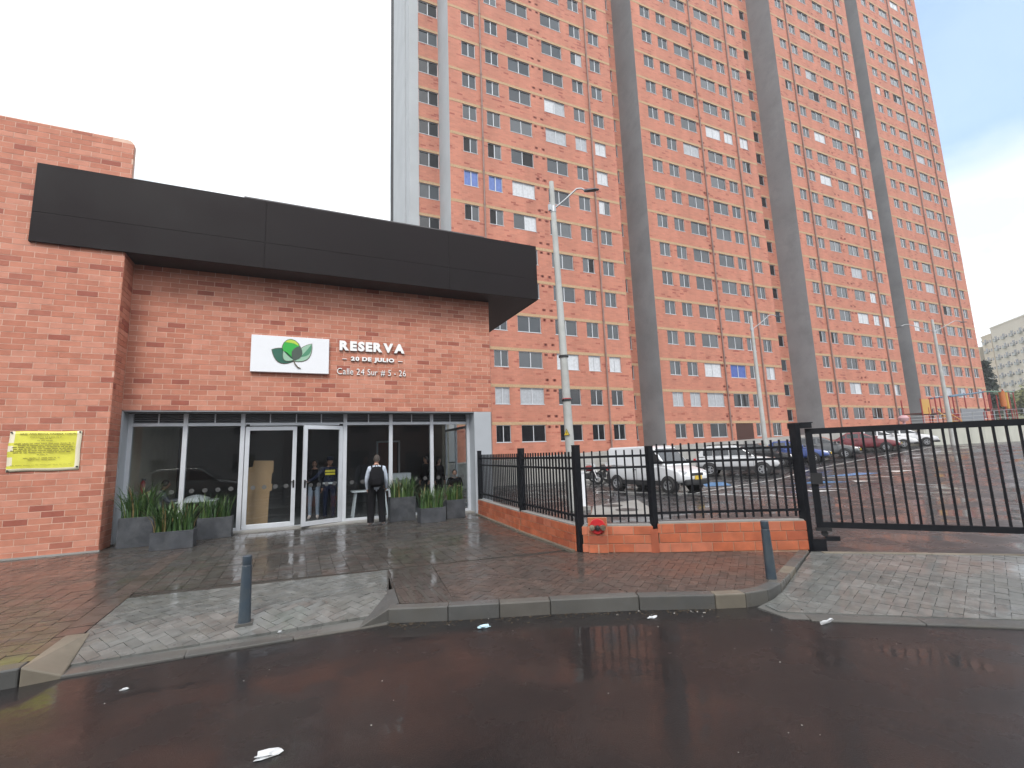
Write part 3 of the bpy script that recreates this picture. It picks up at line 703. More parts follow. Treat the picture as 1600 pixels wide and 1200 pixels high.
def window(root, x, y, z, wd, state, rest):
    fm, panes, cur, dk = win_meshes(wd)
    if not vis((x+wd/2, y, z+.5)):
        for src, dx, mi in ((fm, 0, 0), (panes[0], .035, 1), (panes[0], wd/2+.031, 1)):
            base = len(rest.v); dz = 0 if src is fm else .035; dy = 0 if src is fm else .02
            rest.v += [(v.co.x+x+dx, v.co.y+y+dy, v.co.z+z+dz) for v in src.vertices]
            for pl in src.polygons: rest.f.append([base+i for i in pl.vertices]); rest.m.append(mi)
        return
    o = link('window', fm, root); o.matrix_parent_inverse = Matrix.Translation(-root.location); o.location = (x, y, z)
    for k in (0, 1):
        px = .035 if k == 0 else wd/2+.031
        tilt = (rnd.gauss(0,.006), 0, rnd.gauss(0,.006))
        if state == 'open_left' and k == 0 or state == 'open_right' and k == 1: link('opening_shade', dk, o, (px, .0, .035))
        elif state.startswith('curtain'):
            ci = int(state[-1]); link('pane', cur[ci], o, (px, .02, .035))
        elif state == 'half' and k == rnd.randrange(2): link('pane', cur[rnd.choice((0,1))], o, (px, .02, .035), tilt)
        else: link('pane', panes[2 if state == 'dark' else rnd.choice((0,0,1))], o, (px, .02, .035), tilt)
W1 = dict(x0=8.51, x1=22.05, wins=[(9.45,1.0),(11.2,1.0),(12.95,1.74),(15.8,1.74),(18.35,1.0),(20.11,1.0)], pipes=[10.82,19.78], vents=[(14.92,15.02),(15.48,15.58)])
W2 = dict(x0=24.77, x1=38.5, wins=[(25.73,1.08),(27.5,1.08),(29.32,1.80),(32.2,1.80),(34.47,1.08),(36.48,1.08)], pipes=[31.5,36.02], vents=[(31.22,31.32),(31.68,31.78)])
W3 = dict(x0=43.37, x1=57.45, wins=[(44.35,1.02),(46.15,1.02),(47.98,1.80),(50.95,1.80),(53.6,1.02),(55.45,1.02)], pipes=[45.75,55.08], vents=[(50.0,50.1),(50.6,50.7)])
W4 = dict(x0=60.1, x1=74.5, wins=[(61.1,1.10),(62.95,1.10),(64.85,1.85),(67.9,1.85),(70.3,1.10),(72.4,1.10)], pipes=[67.1,71.85], vents=[])
def tower(label, wings, zb, z_ground, depth, recesses, k0, door=None, special=None):
    xa, xb = wings[0]['x0'], wings[-1]['x1']
    T = thing('apartment_tower', label, 'building', ((xa+xb)/2, TY, z_ground), group='brick apartment towers')
    rest = MB(); H_ = zb+FH*NF
    wall = MB(); ventm = MB()
    def facade(x0, x1, y, wins, skip=None, kk=0):
        for k in range(k0, NF):
            zt = zb+FH*k-.20; zw = zt-1.08          # underside of the band = window head
            z_lo = zb+FH*(k-1) if k > k0 else z_ground-.6
            wall.box(x0, x1, y, y+.25, z_lo, zw) if False else None
            wall.face([(x0,y,z_lo),(x1,y,z_lo),(x1,y,zw),(x0,y,zw)])
            xs_ = [x0]
            for wx, wd in wins: xs_ += [wx, wx+wd]
            xs_.append(x1)
            for i in range(0, len(xs_), 2): wall.face([(xs_[i],y,zw),(xs_[i+1],y,zw),(xs_[i+1],y,zt),(xs_[i],y,zt)])
            for wx, wd in wins:   # reveals and back
                wall.face([(wx,y,zw),(wx+wd,y,zw),(wx+wd,y+.2,zw),(wx,y+.2,zw)]); wall.face([(wx,y,zt),(wx,y+.2,zt),(wx+wd,y+.2,zt),(wx+wd,y,zt)])
                wall.face([(wx,y,zw),(wx,y+.2,zw),(wx,y+.2,zt),(wx,y,zt)]); wall.face([(wx+wd,y,zw),(wx+wd,y,zt),(wx+wd,y+.2,zt),(wx+wd,y+.2,zw)])
            b = MB(); b.box(x0, x1, y-.012, y+.2, zt+.001, zb+FH*k)
            bw('floor_band', b, BAND, T)
    for wi, W in enumerate(wings):
        facade(W['x0'], W['x1'], TY, W['wins'])
        for k in range(k0, NF):
            zw = zb+FH*k-.20-1.08
            for ci, (wx, wd) in enumerate(W['wins']):
                if door and (wi, k, ci) == door:
                    b = MB(); b.box(wx-.1, wx+wd+.1, TY-.003, TY+.02, z_ground-.1, zw+1.08); bw('entrance_shade_panel', b, mat('entrance_gloom', (.05,.018,.013), .8), T); continue  # flat panel on the wall, the doorway's shade is in its dark colour
                st = special(wi, k, ci) if special else None
                if st is None:
                    q = rnd.random()
                    st = 'plain' if q < .72 else ('curtain1' if q < .80 else ('curtain0' if q < .87 else ('half' if q < .93 else ('open_left' if q < .965 else 'open_right'))))
                window(T, wx, TY+.07, zw, wd, st, rest)
            for c in W['vents']:
                for a in c:
                    for z in (zb+FH*k+.28, zb+FH*k-.42):
                        ventm.box(a-.085, a+.085, TY-.004, TY+.01, z, z+.16)
        for px in W['pipes']:
            b = MB(); b.tube((px, TY-.09, z_ground-.2), (px, TY-.09, H_), .062, .062, 8)
            for k in range(k0, NF): b.tube((px, TY-.09, zb+FH*k-.06), (px, TY-.09, zb+FH*k+.06), .08, .08, 8)
            bw('drain_pipe', b, PIPE, T, smooth=40)
        # grey concrete flank facing left
        b = MB(); b.box(W['x0']-.004, W['x0']+.05, TY+.002, TY+3.5, z_ground-.6, H_); bw('concrete_flank', b, SHEARL if (wi == 0 and xa < 10) else SHEAR, T)
        for k in range(k0, NF):
            b = MB(); b.box(W['x0']-.008, W['x0'], TY+.002, TY+2.5, zb+FH*k-.012, zb+FH*k+.012); bw('pour_joint', b, CONC, T) if False else None
    RY = TY+2.5
    for x0, x1, wx, wd in recesses:
        facade(x0, x1, RY, [(wx, wd)])
        for k in range(k0, NF): window(T, wx, RY+.07, zb+FH*k-1.28, wd, 'dark' if rnd.random() < .7 else 'plain', rest)
    bw('brick_wall', wall, TOWER, T)
    tag(bw('vent_blocks', ventm, VENT, T), kind='stuff')
    if rest.f: tag(bw('upper_windows', rest, [TFRAME, TGLASS[0]], T), kind='stuff')
    b = MB()
    for W in wings: b.box(W['x0']+.06, W['x1']-.002, TY+.27, TY+depth, z_ground-.6, H_+.05)
    for x0, x1, wx, wd in recesses: b.box(x0, x1, RY+.27, TY+depth-.5, z_ground-.6, H_-.1)
    bw('core', b, INNERSHADE, T)
    b = MB()
    for W in wings:
        b.box(W['x1']-.001, W['x1']+.03, TY+.002, TY+depth, z_ground-.6, H_); b.box(W['x0'], W['x1'], TY, TY+.3, H_, H_+.6)
    bw('side_wall', b, TOWERB, T)
    return T
def special_a(wi, k, ci):
    # k = 1 is the row under the lowest band
    tbl = {}
    if wi == 0:
        if k == 0: return 'dark'  # bottom row: dark street reflection painted into the glass colour
        tbl = {(1,0):'curtain1',(1,1):'curtain1',(1,2):'curtain1',(1,3):'dark',(1,4):'dark',(1,5):'dark',(2,3):'curtain0',(2,4):'curtain0',(2,5):'curtain0',(5,4):'open_right',(6,0):'open_left',(6,1):'open_left',(6,2):'half',(7,0):'curtain2',(7,1):'curtain2',(7,2):'curtain0',(8,0):'open_left',(8,1):'open_left',(8,2):'open_right',(8,5):'curtain0',(8,3):'plain',(9,3):'curtain1',(9,4):'curtain1',(9,5):'curtain0',(10,3):'half'}
        return tbl.get((k, ci), 'plain' if rnd.random() < .93 else 'half')
    if k == 0: return 'dark'
    tbl = {(1,0):'curtain1',(1,1):'curtain1',(1,2):'curtain1',(1,3):'dark',(1,4):'dark',(1,5):'dark',(2,3):'curtain3',(2,5):'half',(3,2):'half',(11,3):'curtain0',(11,4):'curtain0',(11,5):'curtain0',(11,2):'plain',(10,5):'open_right',(10,2):'curtain1'}
    return tbl.get((k, ci), 'plain' if rnd.random() < .95 else rnd.choice(('half','curtain1')))
def special_b(wi, k, ci):
    if k <= 1: return 'dark' if rnd.random() < .85 else 'half'  # lowest rows take near-black glass, reflected houses put into the colour
    if k == 2: return 'dark' if rnd.random() < .7 else 'plain'
    tbl = {(0,4,3):'curtain0',(0,4,4):'curtain0',(0,4,5):'curtain0',(0,3,0):'open_left',(0,3,1):'open_left',(0,14,0):'open_left',(0,14,1):'open_left',(0,14,2):'open_right',(0,18,3):'open_right',(0,18,4):'open_right',(0,18,5):'open_right',(0,5,4):'curtain0',(1,5,3):'open_left',(1,16,1):'open_left',(1,16,2):'open_left'}
    return tbl.get((wi, k, ci), 'plain' if rnd.random() < .92 else rnd.choice(('half','curtain1','curtain0')))
# tower A: bands at 3.65 + k * 2.412 (k = 0 is the ceiling of the ground floor)
tower('nearer brick apartment tower rising directly behind the entrance hall roof', [W1, W2], 3.65, 1.35, 14,
      [(7.03, 8.51, 7.06, 1.42), (22.05, 24.77, 22.35, 1.95)], 0, door=(1,0,3), special=special_a)
tower('farther brick apartment tower at the right end behind the parked cars', [W3, W4], 5.05, 2.45, 14,
      [(38.5, 43.37, 40.6, 2.25)], 0, special=special_b)
# concrete stair shaft left of the nearer tower
SH = thing('stair_shaft', 'pale concrete stair shaft at the left edge of the nearer tower', 'building', (6.7, 29.5, 1.35))
b = MB(); b.box(6.38, 7.028, 29.44, 35.4, .8, 66); bw('shaft_wall', b, SHEARL, SH)
b = MB(); b.box(6.30, 6.376, 30.6, 33.6, .8, 66); bw('shaft_rib', b, SHEARL, SH)

# ------------------------------------------------------------------ terrace and retaining walls
def wt(x): return 1.32+.036*(max(x, 8)-10) if x < 46 else 2.62
b = MB(); st = [3,8,12,16,20,24,28,32,36,40,44,46]
WY = 23.6
for a, c in zip(st[:-1], st[1:]):
    v = [b.pt(p) for p in ((a,WY,-.3),(c,WY,-.3),(c,WY,wt(c)),(a,WY,wt(a)),(a,WY+.25,-.3),(c,WY+.25,-.3),(c,WY+.25,wt(c)),(a,WY+.25,wt(a)))]
    b.idx((v[0],v[1],v[2],v[3])); b.idx((v[3],v[2],v[6],v[7])); b.idx((v[4],v[7],v[6],v[5]))
tag(build('retaining_wall', b, mat('retaining_concrete', (.36,.355,.34), .7, var=.1, vscale=1, grime=(.26,.25,.23), gscale=.8)), 'long low grey concrete retaining wall behind the parked vehicles', 'wall')
b = MB()
for a, c in zip(st[:-1], st[1:]): b.face([(a,WY+.2,wt(a)-.03),(c,WY+.2,wt(c)-.03),(c,TY+.3,wt(c)-.03),(a,TY+.3,wt(a)-.03)])
b.face([(46,20.9,2.68),(130,20.9,2.68),(130,60,2.68),(46,60,2.68)]); b.face([(3,TY,1.30),(8.6,TY,1.30),(8.6,60,1.3),(3,60,1.3)]); b.face([(-60,30,1.0),(3,30,1.0),(3,60,1.0),(-60,60,1.0)])
tag(build('terrace', b, CONC), kind='structure')
PW = thing('playground_wall', 'pale panelled retaining wall under the playground', 'wall', (60, 20.9, 1.1))
RETC = mat('panel_concrete', (.40,.40,.35), .7, var=.08, vscale=1)
for k in range(20):
    b = MB(); x = 46+k*2.4; b.box(x+.02, x+2.38, 20.75, 20.9, .9, 2.72); bw('wall_panel', b, RETC, PW)
b = MB(); b.box(45.8, 46, 20.76, 24, .8, 2.74); bw('wall_panel', b, RETC, PW)

# ------------------------------------------------------------------ fence on its brick wall
FP = [(4.83,13.0), (4.56,9.6), (4.44,7.1), (5.46,6.40), (7.57,5.22)]
FN = thing('fence', 'black steel picket fence standing on the low orange brick wall', 'fence', (4.44, 7.1, 0))
LW = thing('low_brick_wall', 'low orange brick wall with mortar cap under the picket fence', 'wall', (5.46, 6.4, 0))
tops = [1.80, 1.80, 1.80, 1.74, 2.03]
def frame2(p, q):
    d = Vector((q[0]-p[0], q[1]-p[1], 0)); l_ = d.length; d.normalize(); n_ = Vector((-d.y, d.x, 0))
    M = Matrix(((d.x, n_.x, 0, p[0]), (d.y, n_.y, 0, p[1]), (0, 0, 1, 0), (0, 0, 0, 1))); return M, l_
for (x, y), t_, zb_, hw in zip(FP, tops, (.40,.42,-.05,.38,-.05), (.05,.06,.055,.05,.06)):
    b = MB(); b.box(x-hw, x+hw, y-hw, y+hw, zb_, t_-.012); b.box(x-hw-.004, x+hw+.004, y-hw-.004, y+hw+.004, t_-.012, t_); bw('fence_post', b, BLACK, FN, bevel=.004)
PICK = {}
for i, (p, q) in enumerate(zip(FP[:-1], FP[1:])):
    M, l_ = frame2(p, q); wz = (.42,.44,.44,.47)[i]; lift = (0,.0,0,.06)[i]
    rails = ((1.56+lift,1.6+lift),(1.37+lift,1.41+lift),(.565+lift*.6,.605+lift*.6))
    for a, c in rails:
        b = MB(); b.M = M; b.box(.055, l_-.055, -.018, .018, a, c); bw('rail', b, BLACK, FN)
    n_ = round(l_/.135)
    for k in range(1, n_):
        b = MB(); b.M = M; x = l_*k/n_; tp = 1.685+lift+(.02 if i == 3 else 0); b.box(x-.0135, x+.0135, -.0132, .0132, .475+lift*.7, tp); bw('picket', b, BLACK, FN)
    # brick wall below: mortar core with bricks on the street side, mortar cap
    off = -.0
    core = MB(); core.M = M; core.box(.05, l_-.05, -.075, .075, -.1, wz-.012); bw('mortar_core', core, LMORTAR, LW)
    cap = MB(); cap.M = M; cap.box(.06, l_-.06, -.078, .078, wz-.012, wz+.006); bw('mortar_cap', cap, CONC, LW)
    ch = (wz-.015)/3; rr = random.Random(20+i)
    for r_ in range(3):
        x = .05 + (0 if r_ % 2 else -.17); bl = .335 if r_ < 2 else (.335 if i != 3 else .21)
        while x < l_-.06:
            a, c = max(x, .03), min(x+bl, l_-.03)
            if c-a > .04 and not (i == 2 and .28 < (a+c)/2 < .0):
                b = MB(); b.M = M; b.box(a+.006, c-.006, -.087, -.06, r_*ch+.006, r_*ch+ch-.006)
                bw('brick', b, LBRK[rr.choices(range(4), (30,30,15,15))[0]], LW, bevel=.003)
            x += bl
    if i < 2:
        b = MB(); b.M = M; b.box(.05, l_-.05, -.16, -.088, -.02, .03); bw('mortar_skirt', b, KERBY, LW)
M, l_ = frame2(FP[3], FP[4]); b = MB(); b.M = M; b.box(-.09,.035,-.083,.07,-.05,.37); bw('brick', b, LBRK[2], LW)
# hydrant inlet on its brick pedestal
M, l_ = frame2(FP[2], FP[3]); HX = .30
HY = thing('fire_inlet', 'red round fire inlet plate with brass outlets on brick pedestal', 'fire inlet', tuple(M @ Vector((HX, -.1, 0))))
b = MB(); b.M = M; b.box(HX-.16, HX+.16, -.135, -.088, -.02, .575); bw('pedestal', b, LMORTAR, HY)
ch = .145
for r_ in range(4):
    for a, c in (((-.155,.155),) if r_ % 2 else ((-.155,-.01),(.01,.155))):
        b = MB(); b.M = M; b.box(HX+a, HX+c, -.147, -.13, r_*ch+.006, r_*ch+ch-.006); bw('brick', b, LBRK[(r_+1) % 4], HY, bevel=.003)
M2 = M @ Matrix.Translation((HX, -.147, .435))
b = MB(); b.M = M2; b.lathe([(.128,0),(.128,-.02),(.118,-.03),(.06,-.034)], n=28, axis='Y'); bw('plate', b, RED, HY, smooth=40)
for s in (-1, 1):
    b = MB(); b.M = M2 @ Matrix.Translation((.062*s, -.03, -.01)) @ Matrix.Rotation(R(25*s), 4, 'Z'); b.lathe([(.036,0),(.036,-.05),(.046,-.05),(.046,-.075),(.02,-.08)], n=16, axis='Y'); bw('outlet', b, BRASS, HY, smooth=40)
b = MB(); b.M = M2; b.lathe([(.045,-.03),(.04,-.06),(.0,-.068)], (0,0,-.02), 14, axis='Y'); bw('clapper_body', b, PLASTIC, HY, smooth=40)

# ------------------------------------------------------------------ gate
GA, GB = (7.74,5.16), (10.95,1.22)
M, l_ = frame2(GA, GB)
GT = thing('sliding_gate', 'black steel barred gate standing across the car park entrance', 'gate', (GA[0], GA[1], 0))
b = MB(); b.M = M; b.box(0, .10, -.03, .03, .33, 1.93); bw('gate_frame', b, BLACK, GT)
for z0, z1 in ((1.835,1.93),(.33,.42)):
    b = MB(); b.M = M; b.box(.10, l_, -.03, .03, z0, z1); bw('gate_frame', b, BLACK, GT)
x = .10+.115
while x < l_-.02:
    b = MB(); b.M = M; b.box(x-.014, x+.014, -.014, .014, .42, 1.835); bw('bar', b, BLACK, GT); x += .142
b = MB(); b.M = M; b.box(l_-.001, l_+.09, -.03, .03, .33, 1.93); bw('gate_frame', b, BLACK, GT)
for xx, rr_ in ((.02,.05), (3.4,.05)):
    b = MB(); b.M = M @ Matrix.Translation((xx+.08, 0, .30)); b.box(-.12, .1, -.05, .05, -.02, .028); b.lathe([(rr_,-.02),(rr_,.02)], (0,0,-.06), 14, axis='Y'); bw('roller', b, PLASTIC, GT)
b = MB(); b.M = M; b.box(.0, .16, -.06, -.032, 1.02, 1.2); bw('lock_box', b, PLASTIC, GT)
b = MB(); b.M = M; b.prism([(-.24,-.09),(.12,-.09),(.12,.09),(-.24,.09)], 2.02, 2.035); b.box(-.24, .10, -.09, .09, 1.94, 2.02); bw('guide_cap', b, BLACK, GT)
b = MB(); b.M = M; b.box(-.14,.10,-.10,.10,-.05,.16); b.prism([(.10,-.07),(.30,-.03),(.30,.03),(.10,.07)], .13, .2); bw('guide_foot', b, BLACK, GT)

# ------------------------------------------------------------------ lamps, bollards, posts
def lamp(base, h, lean, arms, label, r0=.15):
    L_ = thing('street_lamp', label, 'street lamp', base, group='concrete street lamps'); L_.rotation_euler = (0, lean, 0)
    b = MB(); b.lathe([(r0,-.2),(r0*.92,1.5),(r0*.5,h)], n=14); build('pole', b, POLE, L_, smooth=50)
    b = MB(); b.lathe([(r0*.60,h-1.05),(r0*.63,h-1.05),(r0*.63,h-.85),(r0*.6,h-.85)], n=14); b.box(-.16,-.06,-.04,.04,h-1.0,h-.8); build('clamp', b, GALV, L_)
    for ax, ay, rise in arms:
        b = MB(); d = Vector((ax, ay, 0)); p0 = Vector((0,0,h-.95))
        b.path([p0, p0+d*.35+Vector((0,0,rise*.45)), p0+d*.72+Vector((0,0,rise)), p0+d*.86+Vector((0,0,rise)), p0+d+Vector((0,0,rise*.82))], .026, 8); build('arm', b, GALV, L_, smooth=50)
        e = p0+d*.93+Vector((0,0,rise*.85)); dn = d.normalized(); ang = math.atan2(dn.y, dn.x)
        b = MB(); b.M = Matrix.Translation(e) @ Matrix.Rotation(ang, 4, 'Z'); pr = [(0,.035),(.1,.075),(.36,.085),(.48,.03)]
        b.prism([(x,-y) for x,y in pr]+[(x,y) for x,y in pr[::-1]], lambda x,y: -.035+.03*x, lambda x,y: .035-.05*x); build('lamp_head', b, BOLL, L_, bevel=.012)
    return L_
L1 = lamp((7.45,12.16,0), 10.35, R(-1.2), [(.95,-.55,.62)], 'tallest nearest concrete street lamp beside the fence corner')
b = MB()
for z in (4.55, 3.2): b.lathe([(.146,z),(.150,z),(.150,z+.06),(.146,z+.06)], n=14)
build('strap', b, PLASTIC, L1)
b = MB(); b.lathe([(.141,3.25),(.143,3.25),(.143,3.28),(.141,3.28)], n=14); build('red_band', b, RED, L1)
M = Matrix.Translation((0,0,0)) @ Matrix.Rotation(R(-58), 4, 'Z')
b = MB(); b.M = M; b.slab([(-.105,2.16),(.105,2.16),(0,2.37)], -.156, -.152, 0); b.slab([(-.083,2.173),(.083,2.173),(0,2.342)], -.158, -.1565, 1)
b.slab([(.012,2.31),(-.022,2.24),(.002,2.245),(-.014,2.185),(.026,2.255),(.004,2.25)], -.160, -.1585, 0)
build('warning_sign', b, [PLASTIC, mat('warning_yellow', (.62,.44,.03), .5)], L1)
lamp((28.4,21.7,.3), 10.2, R(-.4), [(1.5,-.9,.95)], 'middle concrete street lamp with one arm behind the silver car', .17)
lamp((44.1,18.3,1.1), 9.6, R(-.3), [(2.0,-1.0,.75),(-1.6,1.4,.75)], 'farthest concrete street lamp with two arms by the playground', .17)
def bollard(loc, h, label, lean=(0,0)):
    o = thing('bollard', label, 'bollard', loc, group='dark metal bollards on the pavement'); o.rotation_euler = (lean[0], lean[1], 0)
    b = MB(); b.lathe([(.062,-.1),(.062,.01),(.056,h*.5),(.05,h-.115)], n=20); build('shaft', b, BOLL, o, smooth=50)
    b = MB(); b.lathe([(.049,h-.113),(.0455,h-.108),(.0455,h-.103),(.0485,h-.098),(.0475,h-.012),(.040,h-.004),(.0,h)], n=20); build('cap', b, BOLL, o, smooth=35)
    b = MB(); b.box(-.085,.085,-.085,.085,-.05,-.002 if lean[1] else .006); build('base_pad', b, KERB[0], o)
bollard((-.485,6.25,-.045), .715, 'dark bollard standing on the grey ramp paving at left')
bollard((5.535,4.36,0), .725, 'dark leaning bollard in front of the low brick wall', (0, R(-1.5)))
o = thing('service_post', 'slim white service post behind the fence corner', 'post', (7.72,12.05,0))
b = MB(); b.box(-.06,.06,-.05,.05,-.05,1.05); build('shaft', b, WHITE, o, bevel=.01); b = MB(); b.box(-.08,.08,-.07,.07,1.05,1.09); build('cap', b, WHITE, o)
b = MB(); b.box(-.14,.14,-.14,.14,-.03,.08); build('foot', b, CONC, o)

# ------------------------------------------------------------------ vehicles
def car(name, label, cat, loc, heading, colour, kind, group=None, plates=True):
    S = dict(
        van  =dict(L=4.05, W=1.68, belt=[(-2.0,.46,.98),(-1.9,.34,1.06),(-.6,.30,1.07),(.7,.30,1.07),(1.1,.30,1.04),(1.55,.32,.93),(1.9,.36,.80),(2.02,.42,.62)], cab=(-1.97,1.06,-1.90,1.80,.45,1.80,1.18,1.02), wr=.30, fx=1.30, rx=-1.35, tumble=.10, wins=[(.24,1.0)], open_win=True),
        suv  =dict(L=4.35, W=1.82, belt=[(-2.12,.55,.95),(-2.02,.42,1.08),(-.8,.36,1.09),(.6,.36,1.08),(1.05,.36,1.05),(1.65,.38,.98),(2.02,.42,.88),(2.17,.50,.68)], cab=(-2.02,1.08,-1.62,1.66,.18,1.66,.98,1.06), wr=.35, fx=1.32, rx=-1.33, tumble=.14, wins=[(-1.62,-1.12),(-1.02,-.28),(-.18,.86)]),
        hatch=dict(L=4.15, W=1.74, belt=[(-2.02,.48,.86),(-1.95,.34,.98),(-.8,.26,.99),(.6,.26,.96),(1.05,.27,.92),(1.6,.30,.83),(1.95,.34,.70),(2.08,.40,.55)], cab=(-1.95,.98,-1.55,1.47,.05,1.47,1.02,.94), wr=.31, fx=1.28, rx=-1.28, tumble=.15, wins=[(-1.62,-1.2),(-1.1,-.30),(-.20,.86)]),
        sedan=dict(L=4.40, W=1.74, belt=[(-2.15,.48,.82),(-2.08,.36,.96),(-1.5,.26,.98),(.5,.26,.95),(1.05,.27,.91),(1.7,.30,.81),(2.08,.34,.68),(2.2,.42,.54)], cab=(-1.60,.97,-1.0,1.43,.0,1.43,.98,.93), wr=.31, fx=1.34, rx=-1.30, tumble=.16, wins=[(-1.28,-.98),(-.90,-.20),(-.10,.82)]))[kind]
    P = paint(name+'_paint', colour); hw = S['W']/2; z0 = gz(loc[0]) if len(loc) < 3 else loc[2]
    c = thing(name, label, cat, (loc[0], loc[1], z0-.028 if len(loc) < 3 else z0), math.atan2(heading[1], heading[0]), group)
    b = MB(); rings = []
    for x, zl, zt in S['belt']:
        end = abs(x) > S['L']/2-.12; k = .88 if end else (.96 if abs(x) > S['L']/2-.35 else 1.0)
        zm = zl+(zt-zl)*.5
        prof = [(-hw*k*.90,zl),(-hw*k*.99,zl+.09),(-hw*k,zm),(-hw*k*.97,zt-.04),(-hw*k*.90,zt),(-hw*k*.45,zt+.025),(hw*k*.45,zt+.025),(hw*k*.90,zt),(hw*k*.97,zt-.04),(hw*k,zm),(hw*k*.99,zl+.09),(hw*k*.90,zl)]
        rings.append([b.pt((x, y, z)) for y, z in prof])
    n = len(rings[0])
    for A, B in zip(rings[:-1], rings[1:]):
        for i in range(n): j = (i+1) % n; b.idx((A[i], B[i], B[j], A[j]))
    b.idx(rings[0]); b.idx(rings[-1][::-1])
    o = build('body', b, P, c, smooth=45, recalc=True); s_ = o.modifiers.new('s', 'SUBSURF'); s_.levels = s_.render_levels = 1
    ax, az, bx, bz, cx_, cz, dx, dz = S['cab']; wb = hw*.93; wr_ = hw-S['tumble']-.05
    prof = [(ax,az),(bx-.03,bz-.10),(bx+.10,bz),(cx_-.10,cz+.015),(cx_+.12,cz-.07),(dx,dz)]
    def wid(z): t = (z-min(az,dz))/(bz-min(az,dz)); return wb+(wr_-wb)*max(0,min(1,t))
    b = MB(); Lf_, Rt_ = [], []
    for x, z in prof: Lf_.append(b.pt((x, wid(z), z))); Rt_.append(b.pt((x, -wid(z), z)))
    for i in range(len(prof)-1): b.idx((Lf_[i], Lf_[i+1], Rt_[i+1], Rt_[i]))
    b.idx(Lf_[::-1]); b.idx(Rt_)
    build('cabin', b, P, c, bevel=.05, recalc=True)
    # glazing, set 6 mm proud of the cabin
    def upper(x):
        for (xa, za), (xb, zb_) in zip(prof[:-1], prof[1:]):
            if xa <= x <= xb: return za+(zb_-za)*(x-xa)/(xb-xa)
        return az
    for s in (-1, 1):
        for i, (xa, xb) in enumerate(S['wins']):
            lo = max(az, dz)+.05; pts = []
            for x in (xa, (xa+xb)/2, xb):
                pts.append((x, min(upper(x)-.09, bz-.10)))
            pts = [(xa, lo), (xb, lo)]+[p for p in pts[::-1] if p[1] > lo]
            f = [(x, s*(wid(z)+.008), z) for x, z in pts]; bk = [(x, s*(wid(z)-.02), z) for x, z in pts]
            g = MB(); a_ = [g.pt(p) for p in f]; b2 = [g.pt(p) for p in bk]; m_ = len(a_)
            g.idx(a_ if s < 0 else a_[::-1]); 
            for k in range(m_): j = (k+1) % m_; g.idx((a_[k], b2[k], b2[j], a_[j]))
            build('side_window', g, INNERSHADE if (S.get('open_win') and s < 0) else CGLASS, c)  # open van window is a near-black sheet, cab shade in its colour
    for nm, (x0,z0_), (x1,z1_), sg in (('windscreen', prof[4], prof[5], 1), ('rear_window', prof[1], prof[0], -1)):
        if nm == 'rear_window' and kind == 'van': continue
        d = Vector((x1-x0, 0, z1_-z0_)); nrm = Vector((-d.z, 0, d.x)).normalized()*(.007); 
        if nrm.x*sg < 0: nrm = -nrm
        q = []
        for t in (.06, .92):
            x = x0+(x1-x0)*t; z = z0_+(z1_-z0_)*t; y = wid(z)-.07; q += [(x+nrm.x, -y, z+nrm.z), (x+nrm.x, y, z+nrm.z)]
        q2 = [(p[0]-nrm.x*3, p[1], p[2]-nrm.z*3) for p in q]
        g = MB(); a_ = [g.pt(q[i]) for i in (0,1,3,2)]; b2 = [g.pt(q2[i]) for i in (0,1,3,2)]; g.idx(a_ if sg < 0 else a_[::-1])
        for k in range(4): j = (k+1) % 4; g.idx((a_[k], b2[k], b2[j], a_[j]))
        build(nm, g, CGLASS, c)
    if kind in ('suv', 'van'):
        for s in (-1, 1):
            b = MB(); b.box(-S['L']/2+.25, S['L']/2-.3, s*hw-.02, s*hw+.012, S['belt'][3][1]-.02, S['belt'][3][1]+.16); build('side_cladding', b, PLASTIC, c, bevel=.01)
    if kind == 'suv':
        for s in (-1, 1):
            b = MB(); b.path([(-1.45,s*wr_*.92,1.68),(-1.3,s*wr_*.92,1.73),(.1,s*wr_*.92,1.73),(.22,s*wr_*.92,1.68)], .022, 8); build('roof_rail', b, PLASTIC, c)
    xe = S['L']/2
    b = MB(); b.box(xe-.30, xe+.02, -hw*.86, hw*.86, S['belt'][-1][1]-.12, S['belt'][-1][1]+(.10 if kind in ('suv','van') else .02)); build('front_bumper', b, PLASTIC, c, bevel=.05)
    b = MB(); b.box(-xe-.03, -xe+.25, -hw*.86, hw*.86, .34, .56); build('rear_bumper', b, PLASTIC if kind in ('suv','van') else P, c, bevel=.05)
    zt = S['belt'][-2][2]
    b = MB(); b.box(xe-.10, xe-.012, -hw*.42, hw*.42, zt-.16, zt-.06); build('grille', b, PLASTIC, c, bevel=.01)
    for s in (-1, 1):
        b = MB(); b.M = Matrix.Translation((xe-.24, s*hw*.68, zt-.02)) @ Matrix.Rotation(R(-18*s), 4, 'Z') @ Matrix.Rotation(R(18), 4, 'Y'); b.box(-.15, .15, -.17, .17, -.07, .05); build('headlight', b, LAMPG, c, bevel=.04)
        b = MB(); b.box(-xe+.0, -xe+.12, s*hw*.82-.08, s*hw*.82+.08, .82, 1.0); build('tail_light', b, RED, c, bevel=.02)
        b = MB(); b.M = Matrix.Translation((dx-.18, s*(wb+.10), max(az,dz)+.10)); b.box(-.07, .06, -.09, .09, -.06, .07); build('wing_mirror', b, PLASTIC if kind != 'sedan' else P, c, bevel=.03)
        for hx in (-.35, -1.15 if kind not in ('van',) else .5):
            b = MB(); b.box(hx-.08, hx+.08, s*hw*.985, s*hw*.985+s*.03, .86, .89); build('door_handle', b, PLASTIC, c, recalc=True)
        for hx in (-.24, .92):
            b = MB(); b.box(hx-.006, hx+.006, min(s*hw*.995, s*hw*1.003), max(s*hw*.995, s*hw*1.003), .42, .98); build('door_gap', b, PLASTIC, c)
